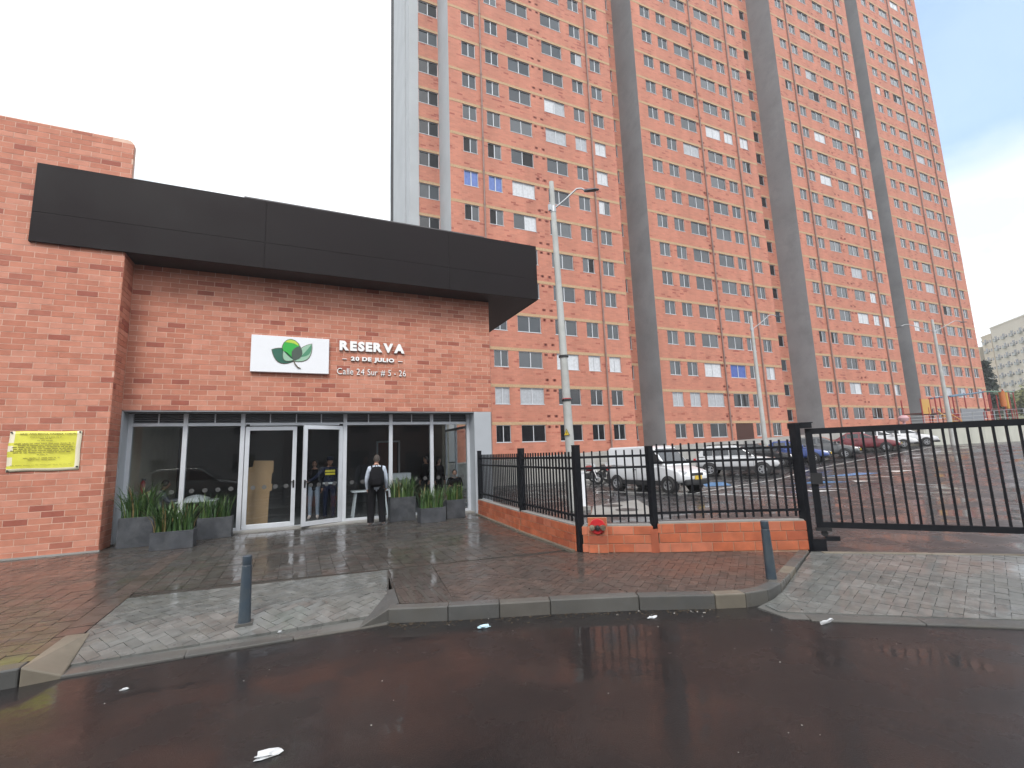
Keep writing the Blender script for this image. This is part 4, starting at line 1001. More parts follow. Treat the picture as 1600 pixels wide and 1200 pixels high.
    b = MB(); b.box(xe+.01, xe+.03, -.20, .20, .50, .64); build('number_plate', b, PLATE, c)
    for x in (S['fx'], S['rx']):
        for s in (-1, 1):
            r = S['wr']
            b = MB(); b.lathe([(r*1.17, -s*.2),(r*1.17, s*.004)], (x, s*hw, r*1.02), 24, axis='Y'); build('wheel_arch', b, PLASTIC, c, recalc=True)
            w_ = MB(); w_.lathe([(r*.62,-.10),(r*.9,-.10),(r,-.07),(r,.07),(r*.9,.10),(r*.62,.10),(r*.60,.0),(r*.62,-.10)], n=24, axis='Y', cap=False); wh = build('wheel', w_, RUBBER, c, smooth=40, recalc=True); wh.location = (x, s*(hw-.045), r)
            q = MB(); f = .085*s
            q.lathe([(r*.63, f*.2),(r*.63, f*1.12),(r*.55, f*1.12),(r*.52, f*.65)], n=24, axis='Y', cap=False)
            q.lathe([(r*.16, f*.5),(r*.15, f*.95),(.0, f*1.0)], n=10, axis='Y')
            for k in range(5):
                a = 2*math.pi*k/5+.3; q.M = Matrix.Rotation(a, 4, 'Y'); q.box(-.035*r/.31, .035*r/.31, min(f*.65,f*.95), max(f*.65,f*.95), r*.12, r*.58)
            build('rim', q, RIM, wh, recalc=True)
            q = MB(); q.lathe([(r*.6, f*.3),(r*.6, f*.62)], n=20, axis='Y'); build('brake_backing', q, PLASTIC, wh)
    return c
GC = 'vehicles parked in the car park'
car('delivery_van', 'small white panel van parked behind the black fence', 'van', (13.50,15.55), (.16,-.98), (.66,.68,.71), 'van', GC)
car('parked_car', 'silver suv with black roof rails and cladding behind the fence', 'car', (22.75,19.35), (.58,-.81), (.50,.51,.53), 'suv', GC)
car('parked_car', 'black hatchback partly hidden by the black gate post', 'car', (27.4,21.35), (.42,-.91), (.012,.012,.014), 'hatch', GC)
car('parked_car', 'blue sedan parked right of the black hatchback', 'car', (30.2,21.2), (.42,-.91), (.04,.075,.25), 'sedan', GC)
car('parked_car', 'dark grey hatchback seen through the gate bars', 'car', (33.1,20.9), (.42,-.91), (.10,.105,.11), 'hatch', GC)
car('parked_car', 'maroon sedan seen through the gate bars', 'car', (38.4,21.25), (.42,-.91), (.16,.022,.03), 'sedan', GC)
car('parked_car', 'white sedan tucked between the maroon sedan and the last white car', 'car', (41.2,21.5), (.42,-.91), (.62,.63,.65), 'sedan', GC)
car('parked_car', 'white hatchback last in the row beside the playground wall', 'car', (44.1,21.4), (.50,-.86), (.64,.65,.67), 'hatch', GC)
car('parked_car', 'dark grey suv standing on the road beside the viewer', 'car', (-4.4,.3,-.15), (1,0), (.16,.165,.17), 'suv')

def motorcycle(loc, rz, label, colour):
    c = thing('motorcycle', label, 'motorcycle', (loc[0], loc[1], gz(loc[0])-.028), rz, 'motorcycles parked against the retaining wall')
    for x in (-.62, .66):
        w_ = MB(); w_.lathe([(.20,-.05),(.28,-.055),(.31,-.03),(.31,.03),(.28,.055),(.20,.05),(.19,0),(.20,-.05)], n=22, axis='Y', cap=False); wh = build('wheel', w_, RUBBER, c, smooth=40, recalc=True); wh.location = (x, 0, .31)
        q = MB(); q.lathe([(.205,-.03),(.18,0),(.205,.03)], n=20, axis='Y', cap=False); [q.tube((.03*math.cos(t),0,.03*math.sin(t)),(.19*math.cos(t),0,.19*math.sin(t)),.012,n=5) for t in (0,1.05,2.1,3.14,4.19,5.24)]; q.lathe([(.04,-.08),(.04,.08)], n=8, axis='Y'); build('rim', q, RIM, wh, recalc=True)
    P = paint('motorcycle_paint', colour)
    b = MB(); b.path([(.36,0,.92),(-.1,0,.62),(-.62,0,.34)], .03); b.path([(.36,0,.92),(.18,0,.4),(-.2,0,.32)], .03); build('frame', b, PLASTIC, c)
    for s in (-1, 1):
        b = MB(); b.tube((.66,.09*s,.31),(.36,.09*s,1.0),.022); build('fork', b, STEEL, c)
    b = MB(); b.box(-.18,.22,-.13,.13,.26,.56); build('engine', b, PLASTIC, c, bevel=.05)
    b = MB(); b.lathe([(.05,-.22),(.15,-.12),(.16,.1),(.08,.24)], (.12,0,.80), 12, axis='X'); build('fuel_tank', b, P, c, smooth=60, recalc=True)
    b = MB(); b.box(-.75,-.08,-.12,.12,.74,.84); build('seat', b, PLASTIC, c, bevel=.04)
    b = MB(); b.box(-.95,-.55,-.09,.09,.58,.74); build('tail_fairing', b, P, c, bevel=.04)
    b = MB(); b.path([(.22,-.36,1.06),(.34,-.2,1.04),(.36,.2,1.04),(.22,.36,1.06)], .016); build('handlebar', b, STEEL, c)
    b = MB(); b.box(.36,.5,-.09,.09,.84,1.0); build('headlamp', b, LAMPG, c, bevel=.04)
    b = MB(); b.tube((-.1,-.17,.3),(-.75,-.19,.42),.045); build('exhaust', b, STEEL, c)
for x, y, rz, lb, cc in ((13.7,20.9,R(-70),'leftmost motorcycle by the retaining wall with red tank',(.25,.02,.02)), (14.8,21.2,R(-75),'middle motorcycle by the retaining wall with black tank',(.015,.015,.015)), (15.9,21.4,R(-65),'motorcycle nearest the white van with grey tank',(.12,.12,.13)), (19.2,21.2,R(-70),'dark motorcycle between the van and the silver car',(.02,.02,.025)), (20.1,22.3,R(-80),'dark blue motorcycle behind the silver car',(.03,.05,.1))):
    motorcycle((x, y), rz, lb, cc)

# ------------------------------------------------------------------ planters
def planter(x0, x1, y0, h, dep, label, n, blade, seed, wide=0.):
    rr = random.Random(seed)
    p = thing('planter', label, 'planter', ((x0+x1)/2, y0+dep/2, 0), 0, 'grey planters along the shopfront'); hx, hy = (x1-x0)/2, dep/2
    b = MB()
    b.box(-hx,hx,-hy,hy,0,h-.03); b.box(-hx,hx,-hy,-hy+.025,h-.03,h); b.box(-hx,hx,hy-.025,hy,h-.03,h); b.box(-hx,-hx+.025,-hy+.025,hy-.025,h-.03,h); b.box(hx-.025,hx,-hy+.025,hy-.025,h-.03,h)
    build('trough', b, PLANT, p, bevel=.006)
    b = MB(); b.box(-hx+.026,hx-.026,-hy+.026,hy-.026,h-.0295,h-.015); build('soil', b, SOIL, p)
    b = MB()
    for k in range(n):
        bx, by = rr.uniform(-hx+.05,hx-.05), rr.uniform(-hy+.05,hy-.05); a = rr.uniform(0,2*math.pi)
        ln = blade*rr.uniform(.55,1.12); le = rr.uniform(.04,.42)+wide*rr.random()+(.6 if rr.random() < .12 else 0); d = Vector((math.cos(a), math.sin(a), 0)); d = (d+Vector((bx/hx, by/hy*.5, 0))*.8).normalized()
        sidev = Vector((-d.y, d.x, 0)); wd = rr.uniform(.008,.016); m_ = rr.choices((0,1,2,3),(48,34,14,5))[0]; pr = None
        for s in range(6):
            t = s/5; q = Vector((bx,by,h-.02))+d*(le*ln*t**1.8)+Vector((0,0,ln*(t-.28*le*t**3))); ww = wd*(1-t**2.2)+.001
            A, B = b.pt(q-sidev*ww), b.pt(q+sidev*ww)
            if pr: b.idx((pr[0],A,B,pr[1]), m_)
            pr = (A, B)
    tag(build('grass_blades', b, LEAF, p), kind='stuff')
planter(-3.42,-2.80,12.72,.62,.42,'tall grey planter at the left pier with spreading blades',150,.78,1,.6)
planter(-2.67,-1.93,11.92,.36,.40,'low grey planter standing forward at the left with dense grass',260,.66,2,.3)
planter(-2.05,-1.36,12.98,.47,.34,'middle height grey planter left of the cardboard panel',110,.58,3)
planter(2.27,2.95,12.98,.63,.34,'tallest grey planter beside the man with the backpack',170,.60,4,.1)
planter(2.90,3.57,12.20,.37,.40,'low grey planter standing forward at the right',190,.60,5,.15)
planter(3.72,4.24,12.62,.49,.36,'grey planter at the right end by the pale column',110,.48,6)

# ------------------------------------------------------------------ people
def person(label, loc, rz, mats, J=None, hair='short', h=1.75, lean=0):
    """one continuous body grown over a skeleton; faces +Y"""
    s = h/1.75
    base = dict(pelvis=(0,0,.96), spine=(0,-.015,1.14), chest=(0,-.01,1.33), neck=(0,-.005,1.49), skull=(0,.01,1.58),
        hipL=(-.095,0,.92), kneeL=(-.105,.03,.50), ankL=(-.11,-.02,.09), toeL=(-.125,.14,.035), hipR=(.095,0,.92), kneeR=(.105,.03,.50), ankR=(.11,-.02,.09), toeR=(.125,.14,.035),
        shL=(-.185,-.01,1.42), elL=(-.235,-.03,1.14), wrL=(-.235,.06,.90), paL=(-.232,.08,.83), shR=(.185,-.01,1.42), elR=(.235,-.03,1.14), wrR=(.235,.06,.90), paR=(.232,.08,.83))
    if J: base.update(J)
    rad = dict(pelvis=(.155,.125), spine=(.14,.11), chest=(.165,.12), neck=(.056,.058), skull=(.05,.05), hipL=(.088,.095), kneeL=(.064,.066), ankL=(.05,.052), toeL=(.042,.034), shL=(.072,.07), elL=(.05,.05), wrL=(.034,.032), paL=(.036,.026))
    names = list(base); ix = {n_: i for i, n_ in enumerate(names)}
    E_ = [('pelvis','spine',0),('spine','chest',0),('chest','neck',0),('neck','skull',3)]
    for q in 'LR': E_ += [('pelvis','hip'+q,1),('hip'+q,'knee'+q,1),('knee'+q,'ank'+q,1),('ank'+q,'toe'+q,2),('chest','sh'+q,0),('sh'+q,'el'+q,0),('el'+q,'wr'+q,0),('wr'+q,'pa'+q,3)]
    V = [Vector(base[n_])*s for n_ in names]
    me = bpy.data.meshes.new('tmp'); me.from_pydata([tuple(v) for v in V], [(ix[a], ix[c]) for a, c, m in E_], [])
    o = bpy.data.objects.new('tmp', me); col.objects.link(o)
    md = o.modifiers.new('skin', 'SKIN'); md.use_smooth_shade = True; sb = o.modifiers.new('sub', 'SUBSURF'); sb.levels = 2
    for n_ in names:
        k = n_ if n_ in rad else n_[:-1]+'L'; v = me.skin_vertices[0].data[ix[n_]]; v.radius = (rad[k][0]*s, rad[k][1]*s); v.use_root = n_ == 'pelvis'
    dg = bpy.context.evaluated_depsgraph_get(); ev = bpy.data.meshes.new_from_object(o.evaluated_get(dg)); bpy.data.objects.remove(o)
    b = MB()
    b.v = [tuple(v.co) for v in ev.vertices]
    def near(p):
        best = 9; mm = 0
        for a, c, m in E_:
            A, C = V[ix[a]], V[ix[c]]; d = C-A; t = max(0, min(1, (p-A).dot(d)/d.length_squared)); k = (p-(A+d*t)).length-.5*(rad[a if a in rad else a[:-1]+'L'][0]*(1-t)+rad[c if c in rad else c[:-1]+'L'][0]*t)*s
            if k < best: best = k; mm = m
        return mm
    for pl in ev.polygons:
        b.f.append(list(pl.vertices)); b.m.append(near(pl.center))
    # head with nose, ears, eyes and mouth
    hc = V[ix['skull']]+Vector((0,.012,.075))*s; n1, n2 = 16, 12; rows = []
    for i in range(n2+1):
        ph = math.pi*i/n2; row = []
        for k in range(n1):
            th = 2*math.pi*k/n1; x, y, z = math.sin(ph)*math.cos(th), math.sin(ph)*math.sin(th), math.cos(ph)
            X, Y, Z = x*.074, y*.094, z*.118
            if z < 0: X *= 1+.22*z; Y = Y*(1+.12*z)+.008*(-z)
            if y > .93 and -.35 < z < .1: Y += .020
            if abs(x) > .93 and -.3 < z < .25: X *= 1.13
            row.append(b.pt(hc+Vector((X,Y,Z))*s))
        rows.append(row)
    for A, B in zip(rows[:-1], rows[1:]):
        for k in range(n1): j = (k+1) % n1; b.idx((A[k], B[k], B[j], A[j]), 3)
    for sx in (-1, 1): b.box(hc.x+sx*.03*s-.01, hc.x+sx*.03*s+.01, hc.y+.083*s, hc.y+.089*s, hc.z+.005, hc.z+.015, 4)
    b.box(hc.x-.02, hc.x+.02, hc.y+.085*s, hc.y+.09*s, hc.z-.058*s, hc.z-.05*s, 4)
    # five fingers on each hand, rooted inside the palm
    for q, sg in (('L',-1),('R',1)):
        pa, wr = V[ix['pa'+q]], V[ix['wr'+q]]; d = (pa-wr).normalized(); sd_ = Vector((0,1,0)) if abs(d.y) < .8 else Vector((sg,0,0)); sd_ = (sd_-d*sd_.dot(d)).normalized(); cu = d.cross(sd_)*(-sg)
        for k, ln in enumerate((.072,.082,.077,.062)):
            r0 = pa+sd_*(.028-.019*k)*s; m1 = r0+(d*.55+cu*.12)*ln*s; m2 = m1+(d*.40+cu*.26)*ln*s; b.tube(r0, m1, .0098*s, .009*s, 6, 3); b.tube(m1, m2, .009*s, .0065*s, 6, 3)
        t0 = wr+d*.03*s+sd_*.02*s; t1 = t0+(d*.035+sd_*.028)*s; b.tube(t0, t1, .012*s, .010*s, 6, 3); b.tube(t1, t1+(d*.03+cu*.008)*s, .010*s, .007*s, 6, 3)
    P = thing('person', label, 'person', loc, rz, None)
    if lean: P.rotation_euler = (lean, 0, rz)
    body = build('body', b, [mats['top'], mats['legs'], mats['shoes'], SKIN, HAIR], P, smooth=70)
    hb = MB(); rows = []
    for i in range(9):
        ph = math.pi*.62*i/8; row = []
        for k in range(16):
            th = 2*math.pi*k/16; y = math.sin(ph)*math.sin(th); lim = 1.0 if y < .25 else max(.35, 1-(y-.25)*.85)
            p2 = ph*lim; x, y, z = math.sin(p2)*math.cos(th), math.sin(p2)*math.sin(th), math.cos(p2); row.append(hb.pt(hc+Vector((x*.082,y*.102-.004,z*.126))*s))
        rows.append(row)
    for A, B in zip(rows[:-1], rows[1:]):
        for k in range(16): j = (k+1) % 16; hb.idx((A[k], B[k], B[j], A[j]))
    if hair == 'long':
        rings = []
        for z, rx, ry, oy in ((.02,.088,.06,-.055),(-.1,.10,.055,-.07),(-.22,.105,.05,-.085),(-.34,.08,.035,-.09)):
            rings.append([hb.pt(hc+Vector((rx*math.cos(2*math.pi*k/12), oy+ry*math.sin(2*math.pi*k/12), z))*s) for k in range(12)])
        for A, B in zip(rings[:-1], rings[1:]):
            for k in range(12): j = (k+1) % 12; hb.idx((A[k], B[k], B[j], A[j]))
        hb.idx(rings[-1])
    build('hair', hb, mats.get('hair', HAIR), P, smooth=60, recalc=True)
    return P, V, ix, s
def cloth(name, c): return mat(name, c, .95, spec=.1, var=.12, vscale=14)
NAVY = cloth('navy_cloth', (.012,.016,.035)); BLK = cloth('black_cloth', (.010,.010,.012)); PALE = cloth('pale_blue_grey_jacket', (.40,.45,.53)); JEANS = cloth('light_jeans', (.25,.30,.38)); SHOEW = cloth('pale_trainers', (.62,.52,.50)); GREYC = cloth('grey_cloth', (.20,.20,.23))
MANP = (1.86, 12.60, 0)
P1, V1, I1, s1 = person('man seen from behind in pale jacket and black trousers at the glass', MANP, R(-8), dict(top=PALE, legs=BLK, shoes=SHOEW, hair=cloth('cropped_hair', (.07,.06,.055))),
    dict(hipL=(-.10,0,.92), kneeL=(-.13,.02,.5), ankL=(-.14,-.03,.09), toeL=(-.19,.12,.035), ankR=(.15,-.02,.09), toeR=(.19,.13,.035), kneeR=(.13,.03,.5), elL=(-.25,.0,1.13), wrL=(-.23,.10,.91), paL=(-.22,.13,.85), wrR=(.24,.10,.92), paR=(.22,.14,.86), neck=(0,.02,1.49), skull=(0,.05,1.575)), h=1.76)
b = MB(); jb = MB()
# jacket hem and loose trouser legs as clothing over the body
for q in 'LR':
    hp, kn, an = (Vector(V1[I1[k+q]]) for k in ('hip','knee','ank'))
    rings = []
    for p, r in ((hp+Vector((0,0,-.02)),.112),(hp*.5+kn*.5,.104),(kn,.096),(kn*.5+an*.5,.092),(an+Vector((0,.01,.0)),.082)): rings.append([jb.pt(p+Vector((r*math.cos(2*math.pi*k/14), r*1.05*math.sin(2*math.pi*k/14), 0))) for k in range(14)])
    for A, B in zip(rings[:-1], rings[1:]):
        for k in range(14): j = (k+1) % 14; jb.idx((A[k], A[j], B[j], B[k]))
build('trousers', jb, BLK, P1, smooth=70, recalc=True)
# backpack worn by the man
BP = thing('backpack', 'black backpack worn by the man standing at the glass', 'backpack', MANP, R(-8))
b = MB(); rings = []
for z, hx, y0, y1 in ((.98,.13,-.17,-.30),(1.02,.175,-.14,-.36),(1.18,.185,-.135,-.37),(1.34,.17,-.13,-.33),(1.44,.13,-.12,-.26),(1.48,.07,-.12,-.19)):
    r = []
    for k in range(16):
        t = 2*math.pi*k/16; ca, sa = math.cos(t), math.sin(t); ca = math.copysign(abs(ca)**.6, ca); sa = math.copysign(abs(sa)**.6, sa); r.append(b.pt((hx*ca, (y0+y1)/2+(y0-y1)/2*sa, z)))
    rings.append(r)
for A, B in zip(rings[:-1], rings[1:]):
    for k in range(16): j = (k+1) % 16; b.idx((A[k], A[j], B[j], B[k]))
b.idx(rings[0]); b.idx(rings[-1]); build('bag', b, BLK, BP, smooth=60, recalc=True)
b = MB(); b.box(-.12,.12,-.395,-.35,1.03,1.19); build('front_pocket', b, BLK, BP, bevel=.03)
for s in (-1, 1):
    b = MB(); b.path([(.11*s,-.16,1.42),(.125*s,-.06,1.50),(.13*s,.08,1.45),(.14*s,.12,1.30),(.16*s,.02,1.12),(.16*s,-.13,1.02)], .02, 6); build('strap', b, BLK, BP)
b = MB(); b.path([(-.03,-.16,1.47),(-.02,-.17,1.53),(.02,-.17,1.53),(.03,-.16,1.47)], .009, 6); build('grab_handle', b, BLK, BP)
# guard behind the door glass, holding the open door
PG, VG, IG, sg_ = person('guard in dark uniform with yellow chest patch holding the glass door', (.84,14.42,.022), R(180), dict(top=NAVY, legs=NAVY, shoes=BLK), dict(elR=(.40,.16,1.2), wrR=(.60,.40,1.12), paR=(.66,.47,1.11)), h=1.72)
b = MB()
for z in (1.36, 1.28): b.box(-.13,.13,.115,.124,z-.028,z+.028)
build('chest_patch', b, mat('patch_yellow', (.60,.52,.05), .6), PG)
b = MB(); rings = [[b.pt((.185*math.cos(2*math.pi*k/20), .15*math.sin(2*math.pi*k/20), z)) for k in range(20)] for z in (1.0,1.05)]
for k in range(20): j = (k+1) % 20; b.idx((rings[0][k], rings[0][j], rings[1][j], rings[1][k]))
build('reflective_belt', b, mat('belt_grey', (.55,.56,.58), .5), PG)
b = MB(); hcg = VG[IG['skull']]+Vector((0,.01,.10)); b.lathe([(.088,0),(.098,.05),(.085,.105),(.0,.115)], tuple(hcg), 16); b.prism([(hcg.x-.07,hcg.y+.06),(hcg.x+.07,hcg.y+.06),(hcg.x+.05,hcg.y+.16),(hcg.x-.05,hcg.y+.16)], hcg.z+.005, hcg.z+.015); build('cap', b, NAVY, PG)
person('person in light jeans and white shoes behind the guard', (.46,15.05,.022), R(170), dict(top=BLK, legs=JEANS, shoes=SHOEW), h=1.66)
person('woman with long dark hair in black further back in the lobby', (4.02,16.1,.022), R(120), dict(top=BLK, legs=BLK, shoes=BLK), hair='long', h=1.66)
person('woman with long dark hair nearest the glazed side of the lobby', (4.52,16.3,.022), R(200), dict(top=BLK, legs=BLK, shoes=BLK), hair='long', h=1.58)
SIT = dict(pelvis=(0,-.05,.50), spine=(0,-.06,.68), chest=(0,-.02,.87), neck=(0,.02,1.03), skull=(0,.06,1.10), hipL=(-.10,.0,.48), kneeL=(-.12,.42,.49), ankL=(-.12,.40,.09), toeL=(-.13,.55,.035), hipR=(.10,.0,.48), kneeR=(.12,.42,.49), ankR=(.12,.40,.09), toeR=(.13,.55,.035),
    shL=(-.185,.0,.96), elL=(-.24,.14,.74), wrL=(-.16,.36,.76), paL=(-.14,.43,.76), shR=(.185,.0,.96), elR=(.24,.14,.74), wrR=(.16,.36,.76), paR=(.14,.43,.76))
person('person with dark hair seated at the table behind the left pane', (-3.22,15.25,.022), R(-80), dict(top=GREYC, legs=BLK, shoes=BLK), SIT)
person('person in black seated behind the rightmost pane', (4.62,14.75,.022), R(160), dict(top=BLK, legs=BLK, shoes=BLK), SIT, hair='short', h=1.66)
def chair(loc, rz, label):
    c = thing('chair', label, 'chair', loc, rz, 'lobby chairs')
    b = MB(); b.box(-.21,.21,-.27,.17,.36,.39); build('seat', b, GREYC, c); b = MB(); b.box(-.2,.2,-.30,-.272,.5,.85); build('backrest', b, GREYC, c)
    for x in (-.19,.19):
        for y in (-.25,.15): b = MB(); b.tube((x,y,0),(x,y,.36 if y > 0 else .8),.012); build('leg', b, STEEL, c)
chair((-3.22,15.25,.022), R(-80), 'grey chair under the person at the left table'); chair((4.62,14.75,.022), R(160), 'grey chair under the person behind the rightmost pane')
def table(loc, w_, d_, h_, label, top):
    t = thing('table', label, 'table', loc, 0)
    b = MB(); b.box(-w_/2,w_/2,-d_/2,d_/2,h_-.035,h_); build('table_top', b, top, t, bevel=.006)
    for x in (-1,1):
        for y in (-1,1): b = MB(); b.tube((x*(w_/2-.04),y*(d_/2-.06),0),(x*(w_/2-.12),y*(d_/2-.1),h_-.036),.026); build('leg', b, top, t)
table((-2.42,15.3,.022), .9, .75, .72, 'white table behind the two left panes', WHITE)
table((1.98,14.72,.022), 1.05, .55, .74, 'white desk just behind the glass where the man stands', WHITE)
b = MB(); b.box(-.31,.31,-.25,.25,0,.95); ct = thing('reception_counter', 'white reception counter right of the man inside the lobby', 'counter', (3.03,15.75,.022)); build('front', b, LOUV, ct); b = MB(); b.box(-.34,.34,-.28,.28,.952,1.16); build('counter_top', b, WHITE, ct)
tv = thing('tablecloth_bundle', 'white crumpled cloth lying on the left lobby table', 'cloth', (-2.45,15.2,.742)); 
b = MB(); rr = random.Random(3); rings = []
for z, r in ((0,.26),(.05,.25),(.11,.17),(.15,.05)): rings.append([b.pt((r*rr.uniform(.8,1.15)*math.cos(2*math.pi*k/16)*1.2, r*rr.uniform(.8,1.1)*math.sin(2*math.pi*k/16), z*rr.uniform(.7,1.1))) for k in range(16)])
for A, B in zip(rings[:-1], rings[1:]):
    for k in range(16): j = (k+1) % 16; b.idx((A[k], A[j], B[j], B[k]))
b.idx(rings[-1]); build('cloth', b, WHITE, tv, smooth=60)
cb = thing('cardboard_sheet', 'tall torn tan cardboard sheet leaning inside the left glass door', 'cardboard', (-.93,14.25,.022)); cb.rotation_euler = (R(-2.5),0,0)
b = MB(); b.slab([(-.26,0),(.25,0),(.27,.9),(.32,.92),(.33,1.08),(.30,1.1),(.31,1.36),(.345,1.4),(.34,1.70),(-.13,1.72),(-.15,1.56),(-.27,1.54)], 0, .018); build('sheet', b, mat('cardboard', (.34,.215,.115), .8, var=.08, vscale=3), cb)
sn = thing('fire_extinguisher', 'small red extinguisher on the lobby side wall', 'extinguisher', (-3.65,15.3,.95)); b = MB(); b.lathe([(.05,0),(.055,.03),(.055,.32),(.02,.38)], n=14); build('cylinder', b, RED, sn, smooth=40); b = MB(); b.box(-.03,.05,-.02,.02,.38,.43); build('valve', b, PLASTIC, sn)

# ------------------------------------------------------------------ playground
PGD = thing('playground_frame', 'red posted climbing frame with yellow panel and stairs on the terrace', 'climbing frame', (51, 21.5, 2.68))
PR_ = mat('play_red', (.26,.03,.03), .5); PY_ = mat('play_yellow', (.45,.25,.04), .5); PO_ = mat('play_orange', (.42,.13,.03), .5); PB_ = mat('play_blue', (.05,.12,.19), .45); PGR = mat('play_grey_panel', (.18,.19,.21), .6)
Y0 = 21.6
for x, zt in ((47.9,5.05),(50.2,5.2),(51.0,5.25),(52.5,5.35),(53.2,5.35),(48.9,4.3),(58.9,5.95),(59.8,5.6),(61.4,5.6),(62.9,6.2),(64.0,6.1),(65.0,6.1)):
    for dy in ((0, 1.4) if x in (47.9, 52.5, 58.9, 64.0) else (0,)):
        b = MB(); b.tube((x, Y0+dy, 2.66), (x, Y0+dy, zt), .05, .05, 10); bw('post', b, PR_, PGD)
b = MB(); b.box(48.0,49.2,Y0-.02,Y0+.02,3.75,5.0); bw('yellow_panel', b, PY_, PGD)
b = MB(); b.box(48.0,53.2,Y0,Y0+1.4,3.78,3.86); bw('deck', b, mat('deck_brown', (.10,.035,.03), .6), PGD)
for x in (52.4,52.7,53.0,53.3,53.6):
    b = MB(); b.tube((x,Y0-.05,2.7),(x,Y0-.05,3.8),.06); bw('baluster', b, PR_, PGD)
for k in range(5):
    b = MB(); b.box(50.2,51.7,Y0-.9+k*.17,Y0-.7+k*.17,2.85+k*.2,2.9+k*.2); bw('step', b, PY_, PGD)
for x in (50.2,51.7):
    b = MB(); b.path([(x,Y0-1.0,2.7),(x,Y0-.95,3.1),(x,Y0,4.05)], .04); bw('stair_rail', b, PY_, PGD)
b = MB(); b.tube((52.8,Y0,5.3),(59.0,Y0,5.85),.07); b.tube((52.8,Y0+1.4,5.3),(59,Y0+1.4,5.85),.07); bw('blue_beam', b, PB_, PGD)
b = MB(); b.tube((59.0,Y0,5.9),(65.0,Y0,6.0),.07); bw('green_beam', b, mat('play_green', (.07,.17,.12), .5), PGD)
b = MB(); b.box(54.2,58.3,Y0-.06,Y0+.02,2.8,4.25); bw('climbing_panel', b, PGR, PGD)
b = MB(); b.tube((62.6,Y0,4.5),(62.6,Y0,6.0),.22); bw('orange_tube', b, PO_, PGD); b = MB(); b.tube((63.4,Y0,4.3),(63.4,Y0,5.9),.14); bw('yellow_tube', b, PY_, PGD)
b = MB(); b.box(59.0,65,Y0,Y0+1.4,4.2,4.28); bw('deck', b, mat('deck_brown_2', (.10,.035,.03), .6), PGD)
RL = thing('terrace_railing', 'thin pale railing running along the playground edge', 'railing', (56, 20.95, 2.72))
for z0, z1 in ((3.42,4.25),(2.98,3.45),(3.2,3.85)):
    b = MB(); b.tube((44.5,20.95,z0),(64.5,20.95,z1),.014,.014,6); b.tube((64.5,20.95,z1),(90,20.95,z1+.5),.014,.014,6); bw('rail', b, GALV, RL)
for k in range(11):
    x = 44.6+k*2; b = MB(); b.tube((x,20.96,2.68),(x,20.96,3.42+k*.083),.03,.03,8); bw('railing_post', b, PR_ if k % 3 == 0 else GALV, RL)
bk = thing('play_ball_rider', 'small pink spring rider near the wing end', 'spring rider', (47.0,22.6,2.68)); b = MB(); b.lathe([(.12,0),(.10,.5),(.3,.55),(.4,.8),(.25,1.0),(0,1.05)], n=12); build('rider', b, mat('play_pink', (.5,.3,.33), .6), bk, smooth=50)

# ------------------------------------------------------------------ far background
FT = thing('far_apartment_block', 'pale cream stepped apartment block far off at the right edge', 'building', (187, 68, 0))
CRE = [mat('cream_render_%d' % i, c, .8, var=.05) for i, c in enumerate(((.50,.43,.33),(.36,.37,.36),(.53,.45,.35),(.52,.47,.40)))]
def polar(beg, dist): return Vector((math.sin(R(beg))*dist, math.cos(R(beg))*dist, 0))
Pa, Pb = polar(69.55, 202), polar(73.6, 176); dv = (Pb-Pa).normalized(); nv = Vector((dv.y, -dv.x, 0))
if nv.dot(Pa) > 0: nv = -nv
LEN = (Pb-Pa).length; cuts = [0, 4.6, 7.4, 11.8, LEN]; tz = [28.0, 29.7, 30.5, 32.2]
MF = Matrix(((dv.x, nv.x, 0, Pa.x), (dv.y, nv.y, 0, Pa.y), (0, 0, 1, 0), (0, 0, 0, 1)))
for i in range(4):
    a, c = cuts[i], cuts[i+1]; pr = (0, -.9, .4, .2)[i]
    b = MB(); b.M = MF; b.box(a, c, -14, pr, 0, tz[i]); b.box(a-.05 if i else a, c, -14, pr+.12, tz[i], tz[i]+.4); bw('block_wall', b, CRE[i], FT)
    wm = MB(); wm.M = MF; nb = max(2, round((c-a)/1.15))
    for f in range(12):
        z = 2.2+f*2.62
        if z > tz[i]-2: break
        for k in range(nb):
            x = a+(c-a)*(k+.5)/nb; big = k % 3 == 1
            wm.box(x-(.48 if big else .3), x+(.48 if big else .3), pr-.1, pr+.03, z, z+(1.3 if big else .8))
            if big: wm.box(x-.55, x+.55, pr+.03, pr+.5, z-.25, z+.35, 1)
    tag(bw('windows', wm, [CGLASS, CRE[1]], FT), kind='stuff')
LEAFD = mat('conifer_needles', (.028,.045,.030), .7, var=.3, vscale=1.5); BARK = mat('bark', (.06,.045,.035), .9)
CN = thing('conifer_tree', 'dark conifer tree beside the far end of the tower', 'tree', (100.5, 36, 2.6))
b = MB(); b.lathe([(.25,-1),(.2,3),(.04,11.2)], n=8); build('trunk', b, BARK, CN)
b = MB(); rr = random.Random(8)
for k in range(150):
    t = rr.random()**.8; z = 1.2+t*9.9; ln = (1-t)*2.7+.25; a = rr.uniform(0,2*math.pi); d = Vector((math.cos(a), math.sin(a), 0))
    for q in range(26):
        u = rr.random(); p = Vector((0,0,z))+d*ln*u+Vector((rr.gauss(0,.12),rr.gauss(0,.12),-.45*u*u*ln+rr.gauss(0,.09))); e = Vector((rr.gauss(0,1),rr.gauss(0,1),rr.gauss(0,.5)))*.16; f = Vector((rr.gauss(0,1),rr.gauss(0,1),rr.gauss(0,.6)))*.12
        b.face([p-e, p+f, p+e, p-f])
tag(build('crown', b, LEAFD, CN))
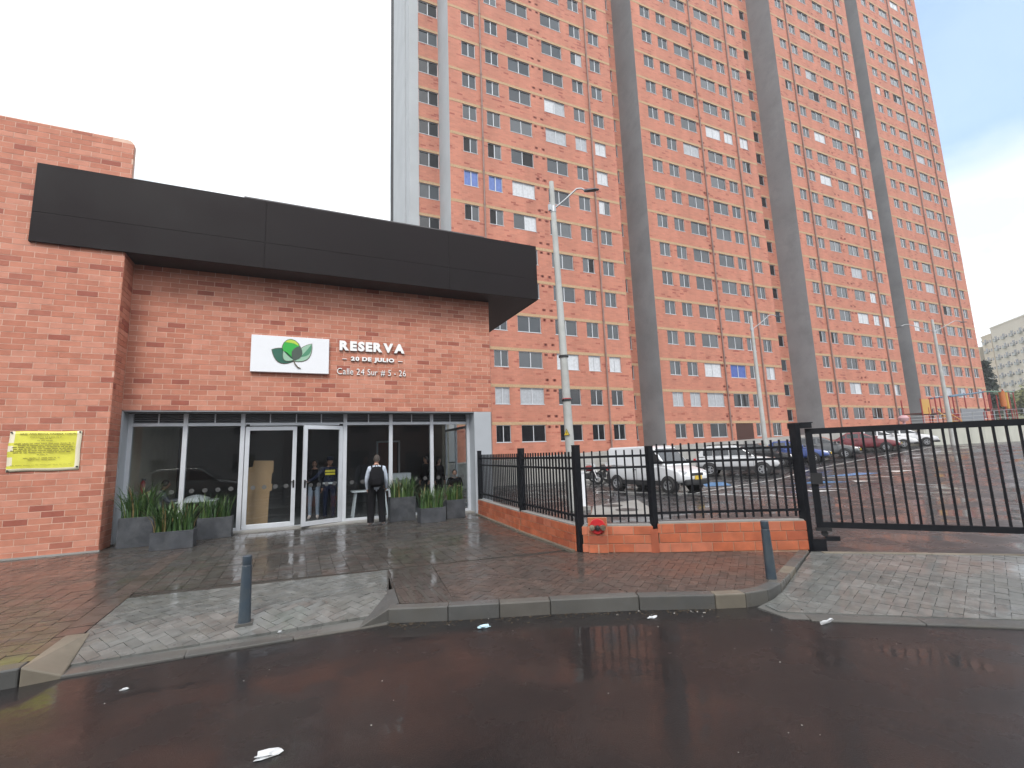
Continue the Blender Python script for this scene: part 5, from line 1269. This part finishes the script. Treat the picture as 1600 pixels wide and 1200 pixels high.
def round_tree(loc, zc, r, label, m, seed, trunk=True, n=2600, leaf=.16, sq=.8):
    T = thing('broadleaf_tree', label, 'tree', loc, 0, None); rr = random.Random(seed)
    b = MB(); b.lathe([(.2,-.5),(.14,zc*.6),(.06,zc)], n=8)
    for k in range(6):
        a = k*1.05; b.tube((0,0,zc*.55),(math.cos(a)*r*.6,math.sin(a)*r*.6,zc+rr.uniform(-.2,.5)*r),.07,.02,6)
    build('trunk', b, BARK, T)
    b = MB(); cl_ = [(Vector((rr.gauss(0,.42),rr.gauss(0,.42),rr.gauss(0,.34)*sq))*r, rr.uniform(.25,.5)*r) for _ in range(16)]
    for k in range(n):
        c_, cr_ = rr.choice(cl_); p = Vector((0,0,zc))+c_+Vector((rr.gauss(0,1),rr.gauss(0,1),rr.gauss(0,.8)))*cr_*.5; e = Vector((rr.gauss(0,1),rr.gauss(0,1),rr.gauss(0,1)))*leaf; f = Vector((rr.gauss(0,1),rr.gauss(0,1),rr.gauss(0,1)))*leaf
        b.face([p-e,p+f,p+e,p-f])
    build('crown', b, m, T); return T
OLIVE = mat('olive_leaves', (.11,.12,.04), .7, var=.35, vscale=1); GREENL = mat('green_leaves', (.05,.085,.03), .7, var=.35, vscale=1)
round_tree((113,36.5,2.6), 4.2, 3.2, 'olive green tree behind the climbing frame', OLIVE, 1)
round_tree((121,37,2.6), 4.8, 3.4, 'yellowish bushy tree at the right edge behind the climbing frame', OLIVE, 2)
round_tree((106,38,2.6), 4.6, 2.2, 'small green tree between conifer and climbing frame', GREENL, 3)
b = MB(); st = [(90,0),(105,3.5),(125,6.2),(150,8),(190,9),(260,14),(400,30)]
for (x0,z0),(x1,z1) in zip(st[:-1], st[1:]): b.face([(x0,42,z0*.3),(x1,42,z1*.3),(x1,62,z1),(x0,62,z0)]); b.face([(x0,62,z0),(x1,62,z1),(x1,260,z1*1.5),(x0,260,z0*1.5)])
tag(build('hillside', b, mat('hillside_grass', (.11,.115,.05), .9, var=.4, vscale=.15)), kind='structure')

# houses and trees across the street, behind the viewer: they stand in the reflections
HC = [((.20,.15,.13),'dark brick'),((.27,.27,.27),'stone grey'),((.19,.205,.215),'slate rendered'),((.22,.17,.15),'brown brick'),((.30,.30,.30),'pale grey'),((.18,.16,.16),'charcoal')]
x = -46
for i in range(11):
    wd = 7.2+(i*37 % 5)*.9; h_ = 6.2+(i*53 % 7)*.55; c_, nm_ = HC[i % 6]
    hs = thing('house', '%s house across the street behind the viewer, %s from the left' % (nm_, ('first','second','third','fourth','fifth','sixth','seventh','eighth','ninth','tenth','eleventh')[i]), 'house', (x+wd/2, -11, 0), 0, 'houses across the street')
    b = MB(); b.box(-wd/2+.02, wd/2-.02, -9, 0, -.4, h_); build('wall', b, mat('house_wall', c_, .8, var=.1), hs)
    b = MB(); b.box(-wd/2+.02, wd/2-.02, -9.2, .3, h_+.002, h_+.2); build('roof', b, CONC, hs)
    for fz in (1.0, 3.7):
        for wx in (-wd/4, wd/4):
            if fz < 2 and wx < 0: b = MB(); b.box(wx-.5, wx+.5, .002, .06, 0, 2.1); build('door', b, PLASTIC, hs)
            else: b = MB(); b.box(wx-.7, wx+.7, .002, .05, fz, fz+1.3); build('window', b, TGLASS[0], hs)
    x += wd

# ------------------------------------------------------------------ litter and road grit
PAPER = mat('crumpled_paper', (.50,.52,.54), .6, var=.1, vscale=20)
def scrap(loc, size, label, seed, m=PAPER, flat=.35):
    rr = random.Random(seed); bm = bmesh.new(); bmesh.ops.create_icosphere(bm, subdivisions=2, radius=1)
    for v in bm.verts:
        k = 1+rr.uniform(-.55,.5); v.co = Vector((v.co.x*size[0]*k, v.co.y*size[1]*k, max(0, v.co.z*.6+.4)*size[0]*flat*k))
    me = bpy.data.meshes.new('litter'); bm.to_mesh(me); bm.free(); me.materials.append(m)
    tag(link('litter', me, None, loc), label, 'litter', 'litter on the wet road')
scrap((-.13,3.66,-.149), (.075,.032), 'largest white crumpled scrap on the road at the bottom', 1)
scrap((1.87,5.04,-.149), (.07,.03), 'pale blue crumpled scrap near the kerb at the driveway corner', 2, mat('blue_paper', (.45,.62,.70), .6))
scrap((3.6,4.37,-.149), (.05,.022), 'white scrap by the kerb below the low brick wall', 3)
scrap((5.0,3.36,-.149), (.10,.012), 'thin pale strip lying below the gate ramp', 4)
scrap((-.11,5.95,-.118), (.045,.025), 'white scrap on the grey ramp right of the bollard', 5)
scrap((-1.27,5.25,-.149), (.03,.018), 'small white scrap on the road below the left bollard', 6)
b = MB(); rr = random.Random(5)
for k in range(80):
    x = rr.uniform(-4,9); y = rr.uniform(.8,5.3); s = rr.uniform(.0018,.0045)*(1.8 if rr.random() < .06 else 1)
    b.M = Matrix.Translation((x,y,-.149)) @ Matrix.Rotation(rr.uniform(0,6.3),4,'Z'); b.box(-s,s*rr.uniform(1,2),-s,s,0,s*.8)
b.M = None
for k in range(260):
    t = rr.random(); i = min(3, int(t*4)); p, q = KR[i], KR[i+1]; u = rr.random(); x = p[0]+(q[0]-p[0])*u; y = p[1]+(q[1]-p[1])*u-abs(rr.gauss(.02,.10))-.01; s = rr.uniform(.003,.011)
    b.M = Matrix.Translation((x,y,-.149)) @ Matrix.Rotation(rr.uniform(0,6.3),4,'Z'); b.box(-s,s*rr.uniform(1,2.5),-s*.6,s*.6,0,s*.5,1 if rr.random() < .96 else 0)
tag(build('road_grit', b, [mat('grit', (.33,.32,.30), .7), mat('leaf_litter', (.06,.045,.03), .8)]), kind='stuff')

# ------------------------------------------------------------------ damp air
hz = bpy.data.materials.new('damp_air'); hz.use_nodes = True; n = hz.node_tree.nodes; n.clear()
ho = n.new('ShaderNodeOutputMaterial'); hv = n.new('ShaderNodeVolumePrincipled'); hv.inputs['Color'].default_value = (.93,.95,1,1); hv.inputs['Density'].default_value = .0009; hv.inputs['Anisotropy'].default_value = .2
hz.node_tree.links.new(hv.outputs[0], ho.inputs['Volume'])
b = MB(); b.box(-610,610,-610,610,-1.5,75); o = tag(build('haze', b, hz), kind='stuff')
